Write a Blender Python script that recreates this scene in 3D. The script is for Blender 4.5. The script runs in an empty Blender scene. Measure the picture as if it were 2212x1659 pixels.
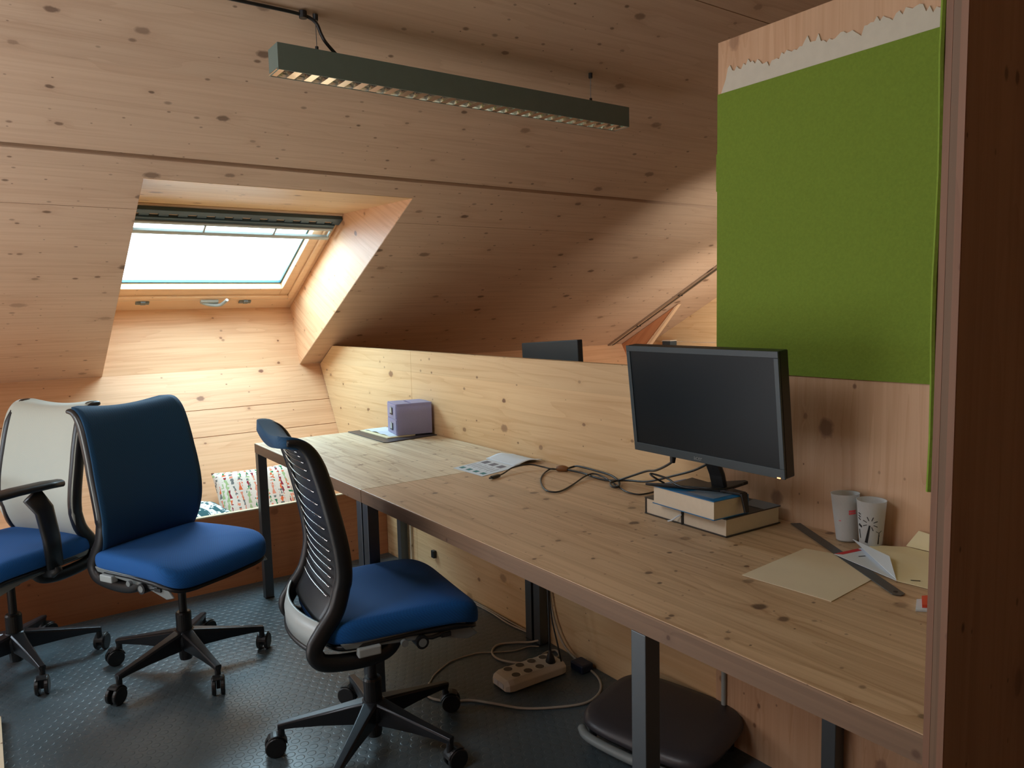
import bpy, bmesh, math, random
from mathutils import Vector, Matrix
PI = math.pi
random.seed(7)
S = bpy.context.scene
COL = S.collection
def srgb(r, g, b, k=1.0):
    f = lambda c: (c/12.92 if c <= .04045 else ((c+.055)/1.055)**2.4)
    return (f(r/255)*k, f(g/255)*k, f(b/255)*k, 1)

# ---------------------------------------------------------------- camera
cam = bpy.data.objects.new('camera', bpy.data.cameras.new('camera')); COL.objects.link(cam)
cam.data.sensor_width = 36; cam.data.lens = 1623.04/2212*36; cam.data.clip_start = .02
R_ = Vector((.81460913, -.57952955, -.02361084)); U_ = Vector((.07658567, .06712221, .99480111)); F_ = Vector((.57493182, .81218232, -.09906202))
m = Matrix((R_, U_, -F_)).transposed().to_4x4(); m.translation = Vector((-1.78027, -3.51789, 1.33644))
cam.matrix_world = m
S.camera = cam
# ---------------------------------------------------------------- world, lights, exposure
S.view_settings.view_transform = 'Standard'; S.view_settings.look = 'None'; S.view_settings.gamma = 1
S.view_settings.exposure = 0.08
w = bpy.data.worlds.new('sky'); S.world = w; w.use_nodes = True
bg = w.node_tree.nodes['Background']; bg.inputs[0].default_value = (.80, .93, 1.0, 1); bg.inputs[1].default_value = 5.0
def area(name, loc, direction, sx, sy, power, color, spread=180):
    L = bpy.data.lights.new(name, 'AREA'); L.shape = 'RECTANGLE'; L.size = sx; L.size_y = sy; L.energy = power; L.color = color
    L.spread = math.radians(spread)
    o = bpy.data.objects.new(name, L); COL.objects.link(o); o.location = loc
    o.rotation_euler = Vector(direction).to_track_quat('-Z', 'Y').to_euler(); return o
NV = Vector((0, .46280, .88646))                       # roof normal, pointing outside
area('skylight_daylight', (-.70, .80+.46*.28, 1.66+.886*.28), -NV, 1.10, 1.02, 56, (.56, .83, 1.0))
area('room_fill', (-3.8, -1.0, .7), (.45, -.12, .85), 1.6, 2.6, 38, (.96, .97, 1.0), 150)  # added fill lamp out of view, aimed up at the ceiling
area('left_fill', (-3.3, .45, 1.20), -NV, .9, .9, 37, (.72, .88, 1.0))  # added fill from the left; no roof window is built here
area('upper_fill', (-2.9, -2.0, 2.52), (.62, .16, -.77), .9, .9, 19, (.90, .95, 1.0), 160)  # unseen lamp added overhead to lift the desk and partition, not a window
area('neighbour_fill', (1.7, -1.35, 1.45), (.8, .62, .02), 1.3, .6, 6, (1.0, .95, .88), 150)  # hidden lamp added to brighten the bay past the partition
area('far_gable_fill', (2.10, -.62, 1.02), (.72, .69, .02), 0.5, .5, 6, (1.0, .93, .84), 130)  # second hidden lamp, added to brighten the far gable wall

# ---------------------------------------------------------------- node materials
def newmat(name):
    M = bpy.data.materials.new(name); M.use_nodes = True
    nt = M.node_tree; return M, nt, nt.nodes['Principled BSDF']
def N(nt, t, **kw):
    n = nt.nodes.new(t)
    for k, v in kw.items():
        if k.startswith('i_'):
            key = k[2:]; n.inputs[int(key) if key.isdigit() else key].default_value = v
        else: setattr(n, k, v)
    return n
def MATH(nt, op, a, b=None, c=None, clamp=False):
    n = nt.nodes.new('ShaderNodeMath'); n.operation = op; n.use_clamp = clamp
    for i, x in enumerate((a, b, c)):
        if x is None: continue
        if isinstance(x, (int, float)): n.inputs[i].default_value = x
        else: nt.links.new(x, n.inputs[i])
    return n.outputs[0]
def MIX(nt, fac, a, b, blend='MIX'):
    n = nt.nodes.new('ShaderNodeMix'); n.data_type = 'RGBA'; n.blend_type = blend
    for i, x in ((0, fac), (6, a), (7, b)):
        if isinstance(x, (int, float)): n.inputs[i].default_value = x
        elif isinstance(x, tuple): n.inputs[i].default_value = x
        else: nt.links.new(x, n.inputs[i])
    return n.outputs[2]
def plain(name, col, rough=.6, metal=0, noise=.06, nscale=30, bump=0, spec=.5, coat=0, trans=0, alpha=1, sheen=0):
    M, nt, b = newmat(name)
    tc = N(nt, 'ShaderNodeTexCoord'); nz = N(nt, 'ShaderNodeTexNoise', i_Scale=nscale, i_Detail=4.0)
    nt.links.new(tc.outputs['Object'], nz.inputs['Vector'])
    k = MATH(nt, 'MULTIPLY_ADD', nz.outputs['Fac'], 2*noise, 1-noise)
    mx = N(nt, 'ShaderNodeVectorMath', operation='SCALE'); mx.inputs[0].default_value = col[:3]; nt.links.new(k, mx.inputs['Scale'])
    nt.links.new(mx.outputs[0], b.inputs['Base Color'])
    b.inputs['Roughness'].default_value = rough; b.inputs['Metallic'].default_value = metal
    b.inputs['Specular IOR Level'].default_value = spec; b.inputs['Coat Weight'].default_value = coat
    b.inputs['Transmission Weight'].default_value = trans; b.inputs['Alpha'].default_value = alpha
    if sheen: b.inputs['Sheen Weight'].default_value = sheen; b.inputs['Sheen Roughness'].default_value = .4
    if bump:
        bp = N(nt, 'ShaderNodeBump', i_Strength=bump, i_Distance=.002); nt.links.new(nz.outputs['Fac'], bp.inputs['Height']); nt.links.new(bp.outputs[0], b.inputs['Normal'])
    return M
def wood(name, light, dark, knot=srgb(92, 58, 40), dens=.5, lam=.11, lamvar=.06, rough=.5, streak=.5, kscale=(3.2, 6.5), kr=.16, seed=0., spec=.4, elong=1.0, pins=.5):
    M, nt, b = newmat(name); L = nt.links
    uv = N(nt, 'ShaderNodeUVMap'); sp = N(nt, 'ShaderNodeSeparateXYZ'); L.new(uv.outputs[0], sp.inputs[0])
    u, v = sp.outputs[0], sp.outputs[1]
    # glued strips
    lane = MATH(nt, 'FLOOR', MATH(nt, 'DIVIDE', v, lam))
    wn = N(nt, 'ShaderNodeTexWhiteNoise', noise_dimensions='1D'); L.new(MATH(nt, 'ADD', lane, seed+.37), wn.inputs['W'])
    # knots: one candidate per voronoi cell
    cv = N(nt, 'ShaderNodeCombineXYZ'); L.new(MATH(nt, 'MULTIPLY', u, kscale[0]), cv.inputs[0]); L.new(MATH(nt, 'MULTIPLY', v, kscale[1]), cv.inputs[1]); cv.inputs[2].default_value = seed
    vo = N(nt, 'ShaderNodeTexVoronoi', voronoi_dimensions='2D', i_Scale=1.0, i_Randomness=.95); L.new(cv.outputs[0], vo.inputs['Vector'])
    so = N(nt, 'ShaderNodeVectorMath', operation='SUBTRACT'); L.new(cv.outputs[0], so.inputs[0]); L.new(vo.outputs['Position'], so.inputs[1])
    s2 = N(nt, 'ShaderNodeSeparateXYZ'); L.new(so.outputs[0], s2.inputs[0])
    du = MATH(nt, 'DIVIDE', s2.outputs[0], kscale[0]*elong); dv = MATH(nt, 'DIVIDE', s2.outputs[1], kscale[1])
    dist = MATH(nt, 'SQRT', MATH(nt, 'ADD', MATH(nt, 'POWER', MATH(nt, 'ABSOLUTE', du), 2.0), MATH(nt, 'POWER', MATH(nt, 'ABSOLUTE', dv), 2.0)))   # metres
    sc = N(nt, 'ShaderNodeSeparateColor'); L.new(vo.outputs['Color'], sc.inputs[0])
    on = MATH(nt, 'GREATER_THAN', sc.outputs[0], 1-dens)
    rad = MATH(nt, 'MULTIPLY', MATH(nt, 'MULTIPLY_ADD', MATH(nt, 'POWER', sc.outputs[1], 2.2), .85, .28), kr*.1)
    wob = N(nt, 'ShaderNodeTexNoise', i_Scale=60.0, i_Detail=2.0); L.new(uv.outputs[0], wob.inputs['Vector'])
    q = MATH(nt, 'DIVIDE', dist, MATH(nt, 'MULTIPLY', rad, MATH(nt, 'MULTIPLY_ADD', wob.outputs['Fac'], .8, .6)))
    core = MATH(nt, 'MULTIPLY', on, MATH(nt, 'SUBTRACT', 1.0, MATH(nt, 'MULTIPLY_ADD', q, 2.2, -1.5, clamp=True)))
    halo = MATH(nt, 'MULTIPLY', on, MATH(nt, 'POWER', 2.718, MATH(nt, 'MULTIPLY', MATH(nt, 'MULTIPLY', q, q), -.16)))
    # grain, pushed aside round each knot
    sg = MATH(nt, 'SIGN', dv)
    vv = MATH(nt, 'ADD', v, MATH(nt, 'MULTIPLY', MATH(nt, 'MULTIPLY', halo, sg), .012))
    def stretch(fu, fv, det, dist_=0.0, off=0.0):
        c = N(nt, 'ShaderNodeCombineXYZ'); L.new(MATH(nt, 'MULTIPLY', u, fu), c.inputs[0]); L.new(MATH(nt, 'MULTIPLY', vv, fv), c.inputs[1])
        L.new(MATH(nt, 'MULTIPLY_ADD', wn.outputs[0], 9.0, seed+off), c.inputs[2])
        n = N(nt, 'ShaderNodeTexNoise', i_Scale=1.0, i_Detail=det, i_Distortion=dist_); L.new(c.outputs[0], n.inputs['Vector']); return n.outputs['Fac']
    big = stretch(.7, 9, 2.0, .6); fine = stretch(3.0, 150, 3.0, .2, 5.0); mid = stretch(1.1, 42, 3.0, 1.0, 9.0)
    ring = MATH(nt, 'FRACT', MATH(nt, 'MULTIPLY', big, 7.0))
    ring = MATH(nt, 'POWER', ring, 3.0)
    g = MATH(nt, 'MULTIPLY_ADD', ring, .45*streak, MATH(nt, 'MULTIPLY_ADD', mid, 1.9*streak, MATH(nt, 'MULTIPLY', fine, .7*streak)), clamp=False)
    g = MATH(nt, 'SUBTRACT', g, 1.15*streak, clamp=True)
    g = MATH(nt, 'ADD', g, MATH(nt, 'MULTIPLY', halo, .30), clamp=True)
    c = MIX(nt, g, light, dark)
    tone = MATH(nt, 'MULTIPLY_ADD', wn.outputs[0], lamvar*2, 1-lamvar)
    mx = N(nt, 'ShaderNodeVectorMath', operation='SCALE'); L.new(c, mx.inputs[0]); L.new(tone, mx.inputs['Scale'])
    edge = MATH(nt, 'FRACT', MATH(nt, 'DIVIDE', v, lam)); e = MATH(nt, 'LESS_THAN', MATH(nt, 'ABSOLUTE', MATH(nt, 'SUBTRACT', edge, .5)), .494)
    c2 = MIX(nt, MATH(nt, 'MULTIPLY', MATH(nt, 'SUBTRACT', 1.0, e), .18), mx.outputs[0], dark)
    c3 = MIX(nt, MATH(nt, 'MULTIPLY', core, MATH(nt, 'MULTIPLY_ADD', sc.outputs[2], .55, .38)), c2, knot)
    k2 = 2.7
    cv2 = N(nt, 'ShaderNodeCombineXYZ'); L.new(MATH(nt, 'MULTIPLY', u, kscale[0]*k2), cv2.inputs[0]); L.new(MATH(nt, 'MULTIPLY', v, kscale[1]*k2), cv2.inputs[1])
    vo2 = N(nt, 'ShaderNodeTexVoronoi', voronoi_dimensions='2D', i_Scale=1.0, i_Randomness=1.0); L.new(cv2.outputs[0], vo2.inputs['Vector'])
    so2 = N(nt, 'ShaderNodeVectorMath', operation='SUBTRACT'); L.new(cv2.outputs[0], so2.inputs[0]); L.new(vo2.outputs['Position'], so2.inputs[1])
    s3 = N(nt, 'ShaderNodeSeparateXYZ'); L.new(so2.outputs[0], s3.inputs[0])
    d2 = MATH(nt, 'SQRT', MATH(nt, 'ADD', MATH(nt, 'POWER', MATH(nt, 'ABSOLUTE', MATH(nt, 'DIVIDE', s3.outputs[0], kscale[0]*k2*elong)), 2.0), MATH(nt, 'POWER', MATH(nt, 'ABSOLUTE', MATH(nt, 'DIVIDE', s3.outputs[1], kscale[1]*k2)), 2.0)))
    sc2 = N(nt, 'ShaderNodeSeparateColor'); L.new(vo2.outputs['Color'], sc2.inputs[0])
    cl = N(nt, 'ShaderNodeTexNoise', i_Scale=1.7, i_Detail=1.0); L.new(uv.outputs[0], cl.inputs['Vector'])
    on2 = MATH(nt, 'GREATER_THAN', MATH(nt, 'ADD', sc2.outputs[0], MATH(nt, 'MULTIPLY', cl.outputs['Fac'], .9)), 1.36-.3*pins)
    r2 = MATH(nt, 'MULTIPLY_ADD', MATH(nt, 'POWER', sc2.outputs[1], 3.0), .006, .0022)
    pin = MATH(nt, 'MULTIPLY', on2, MATH(nt, 'SUBTRACT', 1.0, MATH(nt, 'MULTIPLY_ADD', MATH(nt, 'DIVIDE', d2, r2), 1.6, -.9, clamp=True)))
    c4 = MIX(nt, MATH(nt, 'MULTIPLY', pin, MATH(nt, 'MULTIPLY_ADD', sc2.outputs[2], .5, .4)), c3, knot)
    L.new(c4, b.inputs['Base Color'])
    b.inputs['Roughness'].default_value = rough; b.inputs['Specular IOR Level'].default_value = spec
    bp = N(nt, 'ShaderNodeBump', i_Strength=.12, i_Distance=.001); L.new(fine, bp.inputs['Height']); L.new(bp.outputs[0], b.inputs['Normal'])
    return M
W = {}
W['ceiling'] = wood('ceiling_spruce', srgb(214, 184, 156), srgb(188, 152, 124), knot=srgb(116, 90, 72), dens=.55, lam=.13, lamvar=.035, streak=.6, pins=.75, kscale=(3.4, 6.2), kr=.19, seed=1.3, elong=1.6)
W['wall'] = wood('wall_spruce', srgb(228, 182, 140), srgb(202, 146, 106), knot=srgb(122, 76, 52), dens=.6, lam=.12, lamvar=.05, streak=.7, kscale=(3.2, 5.5), kr=.17, seed=4.1, elong=1.3)
W['partition'] = wood('partition_spruce', srgb(228, 194, 148), srgb(202, 158, 108), knot=srgb(120, 80, 58), dens=.6, lam=.11, lamvar=.05, streak=.7, kscale=(3.6, 6.0), kr=.2, seed=7.7, elong=1.4)
W['panel'] = wood('panel_spruce', srgb(214, 176, 142), srgb(188, 142, 106), knot=srgb(114, 80, 62), dens=.6, lam=.10, lamvar=.05, streak=.7, kscale=(3.6, 6.5), kr=.2, seed=11.2, elong=1.3)
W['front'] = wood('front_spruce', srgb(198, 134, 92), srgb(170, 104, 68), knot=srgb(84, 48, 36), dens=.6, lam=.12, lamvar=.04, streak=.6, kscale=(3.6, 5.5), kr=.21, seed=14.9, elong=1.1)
W['desk'] = wood('desk_spruce', srgb(204, 174, 140), srgb(166, 132, 98), knot=srgb(96, 74, 58), dens=.8, lam=.085, lamvar=.07, streak=.9, kscale=(6.0, 9.0), kr=.155, seed=21.5, rough=.42, elong=.8, pins=.8)
W['deskpale'] = wood('desk_bleached', srgb(226, 212, 184), srgb(186, 162, 128), knot=srgb(120, 92, 66), dens=.8, lam=.07, lamvar=.05, streak=1.2, kscale=(6.0, 9.0), kr=.17, seed=25.5, rough=.42, elong=.8, pins=.8)
W['deskedge'] = wood('desk_edge', srgb(136, 110, 88), srgb(102, 80, 62), knot=srgb(80, 56, 44), dens=.2, lam=.013, lamvar=.12, streak=.5, seed=31.0, rough=.6)
W['edge'] = wood('board_edge', srgb(150, 114, 92), srgb(120, 86, 66), knot=srgb(96, 64, 54), dens=.35, lam=.0088, lamvar=.16, streak=.6, seed=41.0, rough=.6, elong=2)
W['sash'] = wood('sash_pine', srgb(236, 200, 162), srgb(214, 168, 124), knot=srgb(150, 100, 70), dens=.1, lam=.3, lamvar=.02, streak=.4, seed=51.0, rough=.4)
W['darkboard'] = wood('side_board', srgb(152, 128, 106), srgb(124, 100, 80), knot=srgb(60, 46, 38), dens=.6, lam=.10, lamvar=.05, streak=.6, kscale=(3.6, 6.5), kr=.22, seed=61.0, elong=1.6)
black = plain('black_plastic', srgb(24, 26, 28), .42, noise=.1)
blackmetal = plain('dark_powdercoat', srgb(38, 42, 44), .45, .3)
steel = plain('grey_steel', srgb(96, 102, 106), .42, .75)
basealu = plain('chair_base', srgb(52, 54, 58), .32, .55)
chrome = plain('bright_steel', srgb(205, 208, 210), .22, 1)
greyp = plain('grey_plastic', srgb(120, 128, 128), .45)
palegrey = plain('pale_grey_plastic', srgb(168, 178, 178), .4)
housing = plain('lamp_housing', srgb(118, 138, 132), .45, .3)
alu = plain('lamp_reflector', srgb(232, 232, 228), .16, 1)
whitep = plain('white_plastic', srgb(214, 206, 190), .4)
cableg = plain('grey_cable', srgb(176, 166, 150), .5)
felt = plain('green_felt', srgb(122, 146, 58), .95, noise=.16, nscale=160, bump=.5, spec=.1)
plaster = plain('glue_residue', srgb(212, 206, 190), .85, noise=.08, nscale=40, bump=.4)
paper = plain('white_paper', srgb(214, 226, 236), .7, noise=.02)
cream = plain('cream_paper', srgb(236, 226, 186), .7, noise=.03)
manila = plain('manila_envelope', srgb(222, 208, 180), .65, noise=.06, nscale=12, bump=.15)
pages = plain('book_pages', srgb(222, 212, 192), .8, noise=.05, nscale=90)
bookblue = plain('blue_book_cover', srgb(24, 112, 168), .35, noise=.1)
bookdark = plain('dark_book_cover', srgb(52, 50, 50), .4, noise=.15)
red = plain('red_print', srgb(206, 40, 46), .5)
ink = plain('black_ink', srgb(24, 24, 26), .6)
pink = plain('pink_print', srgb(232, 96, 104), .6)
leather = plain('dark_leatherette', srgb(58, 56, 60), .38, noise=.08, nscale=200, bump=.15)
teal = plain('teal_print', srgb(52, 128, 132), .6)
def fabric(name, col, scale=500, sheen=.3, rough=.85, dark=.75):
    M, nt, b = newmat(name); tc = N(nt, 'ShaderNodeTexCoord'); L = nt.links
    sp = N(nt, 'ShaderNodeSeparateXYZ'); L.new(tc.outputs['Object'], sp.inputs[0])
    a = MATH(nt, 'SINE', MATH(nt, 'MULTIPLY', sp.outputs[1], scale*1.3)); c = MATH(nt, 'SINE', MATH(nt, 'MULTIPLY', MATH(nt, 'ADD', sp.outputs[2], sp.outputs[0]), scale*1.3))
    h = MATH(nt, 'MULTIPLY_ADD', MATH(nt, 'MULTIPLY', a, c), .5, .5)
    L.new(MIX(nt, h, tuple(x*dark for x in col[:3])+(1,), col), b.inputs['Base Color'])
    b.inputs['Roughness'].default_value = rough; b.inputs['Sheen Weight'].default_value = sheen; b.inputs['Sheen Roughness'].default_value = .5
    bp = N(nt, 'ShaderNodeBump', i_Strength=.25, i_Distance=.0006); L.new(h, bp.inputs['Height']); L.new(bp.outputs[0], b.inputs['Normal'])
    return M
seatblue = fabric('blue_seat_fabric', srgb(2, 92, 168), sheen=.03)
backnavy = fabric('blue_back_fabric', srgb(8, 70, 108), sheen=.03)
meshpale = fabric('pale_mesh_fabric', srgb(206, 214, 202), scale=900, dark=.7)
# glass
def glassmat():
    M, nt, b = newmat('window_glass'); o = nt.nodes['Material Output']
    t = N(nt, 'ShaderNodeBsdfTransparent', i_Color=(.97, 1, 1, 1)); g = N(nt, 'ShaderNodeBsdfGlossy', i_Roughness=.02)
    mx = N(nt, 'ShaderNodeMixShader', i_Fac=.06); nt.links.new(t.outputs[0], mx.inputs[1]); nt.links.new(g.outputs[0], mx.inputs[2]); nt.links.new(mx.outputs[0], o.inputs[0]); return M
glass = glassmat()
def translucent(name, col, alpha, rough=.35):
    M, nt, b = newmat(name); o = nt.nodes['Material Output']
    b.inputs['Base Color'].default_value = col; b.inputs['Roughness'].default_value = rough; b.inputs['Subsurface Weight'].default_value = .0
    t = N(nt, 'ShaderNodeBsdfTransparent', i_Color=(min(1, col[0]*.4+.6), min(1, col[1]*.4+.6), min(1, col[2]*.4+.6), 1)); tl = N(nt, 'ShaderNodeBsdfTranslucent', i_Color=col)
    m1 = N(nt, 'ShaderNodeMixShader', i_Fac=.35); nt.links.new(b.outputs[0], m1.inputs[1]); nt.links.new(tl.outputs[0], m1.inputs[2])
    nz = N(nt, 'ShaderNodeTexNoise', i_Scale=25.0); mx = N(nt, 'ShaderNodeMixShader')
    nt.links.new(MATH(nt, 'MULTIPLY_ADD', nz.outputs['Fac'], .08, alpha-.04), mx.inputs[0])
    nt.links.new(t.outputs[0], mx.inputs[1]); nt.links.new(m1.outputs[0], mx.inputs[2]); nt.links.new(mx.outputs[0], o.inputs[0]); return M
lilac = translucent('lilac_plastic', srgb(200, 198, 228), .70)
cupmat = translucent('frosted_plastic', srgb(236, 240, 242), .80, .4)
clearp = translucent('clear_film', srgb(200, 215, 225), .18, .1)
# studded rubber floor
def floormat():
    M, nt, b = newmat('studded_rubber'); L = nt.links; tc = N(nt, 'ShaderNodeTexCoord'); sp = N(nt, 'ShaderNodeSeparateXYZ'); L.new(tc.outputs['Object'], sp.inputs[0])
    P = .036; Q = P*math.sqrt(3)
    def lattice(ox, oy):
        a = MATH(nt, 'SUBTRACT', MATH(nt, 'FRACT', MATH(nt, 'ADD', MATH(nt, 'DIVIDE', sp.outputs[0], P), ox)), .5)
        c = MATH(nt, 'SUBTRACT', MATH(nt, 'FRACT', MATH(nt, 'ADD', MATH(nt, 'DIVIDE', sp.outputs[1], Q), oy)), .5)
        a = MATH(nt, 'MULTIPLY', a, P); c = MATH(nt, 'MULTIPLY', c, Q)
        return MATH(nt, 'SQRT', MATH(nt, 'ADD', MATH(nt, 'MULTIPLY', a, a), MATH(nt, 'MULTIPLY', c, c)))
    d = MATH(nt, 'MINIMUM', lattice(0, 0), lattice(.5, .5))
    h = MATH(nt, 'SUBTRACT', 1.0, MATH(nt, 'MULTIPLY_ADD', d, 450.0, -.0125*450+.5, clamp=True))
    nz = N(nt, 'ShaderNodeTexNoise', i_Scale=3.0, i_Detail=5.0); L.new(tc.outputs['Object'], nz.inputs['Vector'])
    L.new(MIX(nt, nz.outputs['Fac'], srgb(56, 68, 74), srgb(84, 98, 104)), b.inputs['Base Color'])
    L.new(MATH(nt, 'MULTIPLY_ADD', nz.outputs['Fac'], .16, .28), b.inputs['Roughness'])
    b.inputs['Specular IOR Level'].default_value = .6
    bp = N(nt, 'ShaderNodeBump', i_Strength=.7, i_Distance=.001); L.new(h, bp.inputs['Height']); L.new(bp.outputs[0], b.inputs['Normal'])
    return M
floorm = floormat()
def cushionmat():
    M, nt, b = newmat('patterned_cotton'); L = nt.links; uv = N(nt, 'ShaderNodeUVMap'); sp = N(nt, 'ShaderNodeSeparateXYZ'); L.new(uv.outputs[0], sp.inputs[0])
    x = MATH(nt, 'MULTIPLY', sp.outputs[0], 30.0); y = MATH(nt, 'MULTIPLY', sp.outputs[1], 17.0)
    ix = MATH(nt, 'FLOOR', x); fx = MATH(nt, 'FRACT', x)
    y2 = MATH(nt, 'ADD', y, MATH(nt, 'MULTIPLY', ix, .37)); iy = MATH(nt, 'FLOOR', y2); fy = MATH(nt, 'FRACT', y2)
    c = N(nt, 'ShaderNodeCombineXYZ'); L.new(ix, c.inputs[0]); L.new(iy, c.inputs[1]); wn = N(nt, 'ShaderNodeTexWhiteNoise', noise_dimensions='2D'); L.new(c.outputs[0], wn.inputs['Vector'])
    rp = N(nt, 'ShaderNodeValToRGB'); rp.color_ramp.interpolation = 'CONSTANT'
    cols = [srgb(150, 34, 52), srgb(232, 112, 62), srgb(30, 128, 78), srgb(172, 196, 140), srgb(120, 124, 120), srgb(236, 150, 120)]
    rp.color_ramp.elements[0].color = cols[0]; rp.color_ramp.elements[1].color = cols[1]; rp.color_ramp.elements[1].position = .17
    for i in range(2, 6): e = rp.color_ramp.elements.new(i/6); e.color = cols[i]
    L.new(wn.outputs['Value'], rp.inputs[0])
    wdt = MATH(nt, 'MULTIPLY_ADD', MATH(nt, 'PINGPONG', fy, .5), -.5, .32)
    inx = MATH(nt, 'LESS_THAN', MATH(nt, 'ABSOLUTE', MATH(nt, 'SUBTRACT', fx, .4)), wdt)
    iny = MATH(nt, 'LESS_THAN', fy, .82)
    L.new(MIX(nt, MATH(nt, 'MULTIPLY', inx, iny), srgb(236, 226, 214), rp.outputs[0]), b.inputs['Base Color']); b.inputs['Roughness'].default_value = .9
    return M
cush = cushionmat()

# ---------------------------------------------------------------- mesh builder
class MB:
    def __init__(s): s.v = []; s.f = []; s.m = []; s.uv = {}
    def add(s, vs, fs, mat=0):
        k = len(s.v); s.v += [Vector(p) for p in vs]
        for f in fs: s.f.append([k+i for i in f]); s.m.append(mat)
        return s
    def box(s, lo, hi, mat=0, M=None):
        (a, b, c), (d, e, f) = lo, hi
        vs = [Vector(p) for p in ((a,b,c),(d,b,c),(d,e,c),(a,e,c),(a,b,f),(d,b,f),(d,e,f),(a,e,f))]
        if M is not None: vs = [M @ p for p in vs]
        return s.add(vs, [(0,3,2,1),(4,5,6,7),(0,1,5,4),(1,2,6,5),(2,3,7,6),(3,0,4,7)], mat)
    def prism(s, pts, vec, mat=0, matside=None):
        n = len(pts); vec = Vector(vec); pts = [Vector(p) for p in pts]
        nn = Vector((0,0,0))
        for i in range(n): nn += pts[i].cross(pts[(i+1) % n])
        if nn.dot(vec) < 0: pts.reverse()
        k = len(s.v); s.v += pts + [p+vec for p in pts]
        s.f.append([k+i for i in range(n)][::-1]); s.m.append(mat)
        s.f.append([k+n+i for i in range(n)]); s.m.append(mat)
        for i in range(n):
            j = (i+1) % n; s.f.append([k+i, k+j, k+n+j, k+n+i]); s.m.append(mat if matside is None else matside)
        return s
    def rings(s, rings, mat=0, cap=True, closed=False):
        n = len(rings[0]); k = len(s.v)
        for r in rings: s.v += [Vector(p) for p in r]
        m_ = len(rings)
        for i in range(m_ if closed else m_-1):
            for j in range(n):
                a = k+i*n+j; b = k+i*n+(j+1) % n; i2 = (i+1) % m_
                s.f.append([a, b, k+i2*n+(j+1) % n, k+i2*n+j]); s.m.append(mat)
        if cap and not closed:
            s.f.append([k+j for j in range(n)][::-1]); s.m.append(mat)
            s.f.append([k+(m_-1)*n+j for j in range(n)]); s.m.append(mat)
        return s
    def sweep(s, pts, sec, up=(0,0,1), n=10, mat=0, cap=True, closed=False, power=1.0):
        """sec(t)->(a,b): half sizes sideways / along the up-ish normal"""
        pts = [Vector(p) for p in pts]; rs = []; L = len(pts); side = None
        for i, p in enumerate(pts):
            t = (pts[(i+1) % L]-pts[i-1]) if closed else (pts[min(i+1, L-1)]-pts[max(i-1, 0)])
            t.normalize(); u = Vector(up)
            if abs(t.dot(u)) > .97 and side is not None: sd = side
            else:
                sd = t.cross(u)
                if sd.length < 1e-4: sd = t.cross(Vector((1,0,0)))
                sd.normalize()
                if side is not None and sd.dot(side) < 0: sd = -sd
            side = sd; nn = sd.cross(t).normalized()
            a, b = sec(i/(L-1)) if callable(sec) else sec
            ring = []
            for j in range(n):
                th = 2*PI*j/n; c, q = math.cos(th), math.sin(th)
                c = math.copysign(abs(c)**power, c); q = math.copysign(abs(q)**power, q)
                ring.append(p+sd*(a*c)+nn*(b*q))
            rs.append(ring)
        return s.rings(rs, mat, cap, closed)
    def tube(s, pts, r, n=8, mat=0, closed=False, smooth=0):
        if smooth: pts = catmull(pts, smooth, closed)
        f = r if callable(r) else (lambda t: r)
        pts = [Vector(p) for p in pts]; L = len(pts)
        # parallel transport frame
        t0 = (pts[1]-pts[0]).normalized(); ref = Vector((0,0,1)) if abs(t0.z) < .9 else Vector((1,0,0))
        nrm = (ref-t0*ref.dot(t0)).normalized(); rs = []
        for i, p in enumerate(pts):
            t = ((pts[(i+1) % L]-pts[i-1]) if closed else (pts[min(i+1, L-1)]-pts[max(i-1, 0)])).normalized()
            nrm = (nrm-t*nrm.dot(t)).normalized(); bn = t.cross(nrm); rr = f(i/(L-1))
            rs.append([p+nrm*(rr*math.cos(2*PI*j/n))+bn*(rr*math.sin(2*PI*j/n)) for j in range(n)])
        return s.rings(rs, mat, True, closed)
    def cyl(s, a, b, r, n=24, mat=0, r2=None):
        r2 = r if r2 is None else r2
        return s.tube([a, b], lambda t: r+(r2-r)*t, n, mat)
    def lathe(s, prof, n=32, mat=0, M=None):
        k = len(s.v)
        rs = []
        for r, z in prof:
            ring = [Vector((max(r, 1e-5)*math.cos(2*PI*j/n), max(r, 1e-5)*math.sin(2*PI*j/n), z)) for j in range(n)]
            if M is not None: ring = [M @ p for p in ring]
            rs.append(ring)
        return s.rings(rs, mat, False)
    def grid(s, P, nu, nv, mat=0, thick=None):
        k = len(s.v)
        for i in range(nu):
            for j in range(nv): s.v.append(Vector(P(i/(nu-1), j/(nv-1))))
        for i in range(nu-1):
            for j in range(nv-1): s.f.append([k+i*nv+j, k+(i+1)*nv+j, k+(i+1)*nv+j+1, k+i*nv+j+1]); s.m.append(mat)
        return s
    def build(s, name, mats, parent=None, grain=None, smooth=False, bevel=0, uvoff=(0, 0), label=None, solid=0, subsurf=0, weld=False, uvscale=1, fixn=True):
        me = bpy.data.meshes.new(name); me.from_pydata([tuple(p) for p in s.v], [], s.f)
        if not isinstance(mats, (list, tuple)): mats = [mats]
        for x in mats: me.materials.append(x)
        me.polygons.foreach_set('material_index', s.m)
        if fixn or weld:
            bm = bmesh.new(); bm.from_mesh(me)
            if weld: bmesh.ops.remove_doubles(bm, verts=bm.verts, dist=1e-5)
            bmesh.ops.recalc_face_normals(bm, faces=bm.faces); bm.to_mesh(me); bm.free()
        ul = me.uv_layers.new(name='UVMap'); G0 = Vector(grain or (1, 0, 0)).normalized()
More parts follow.
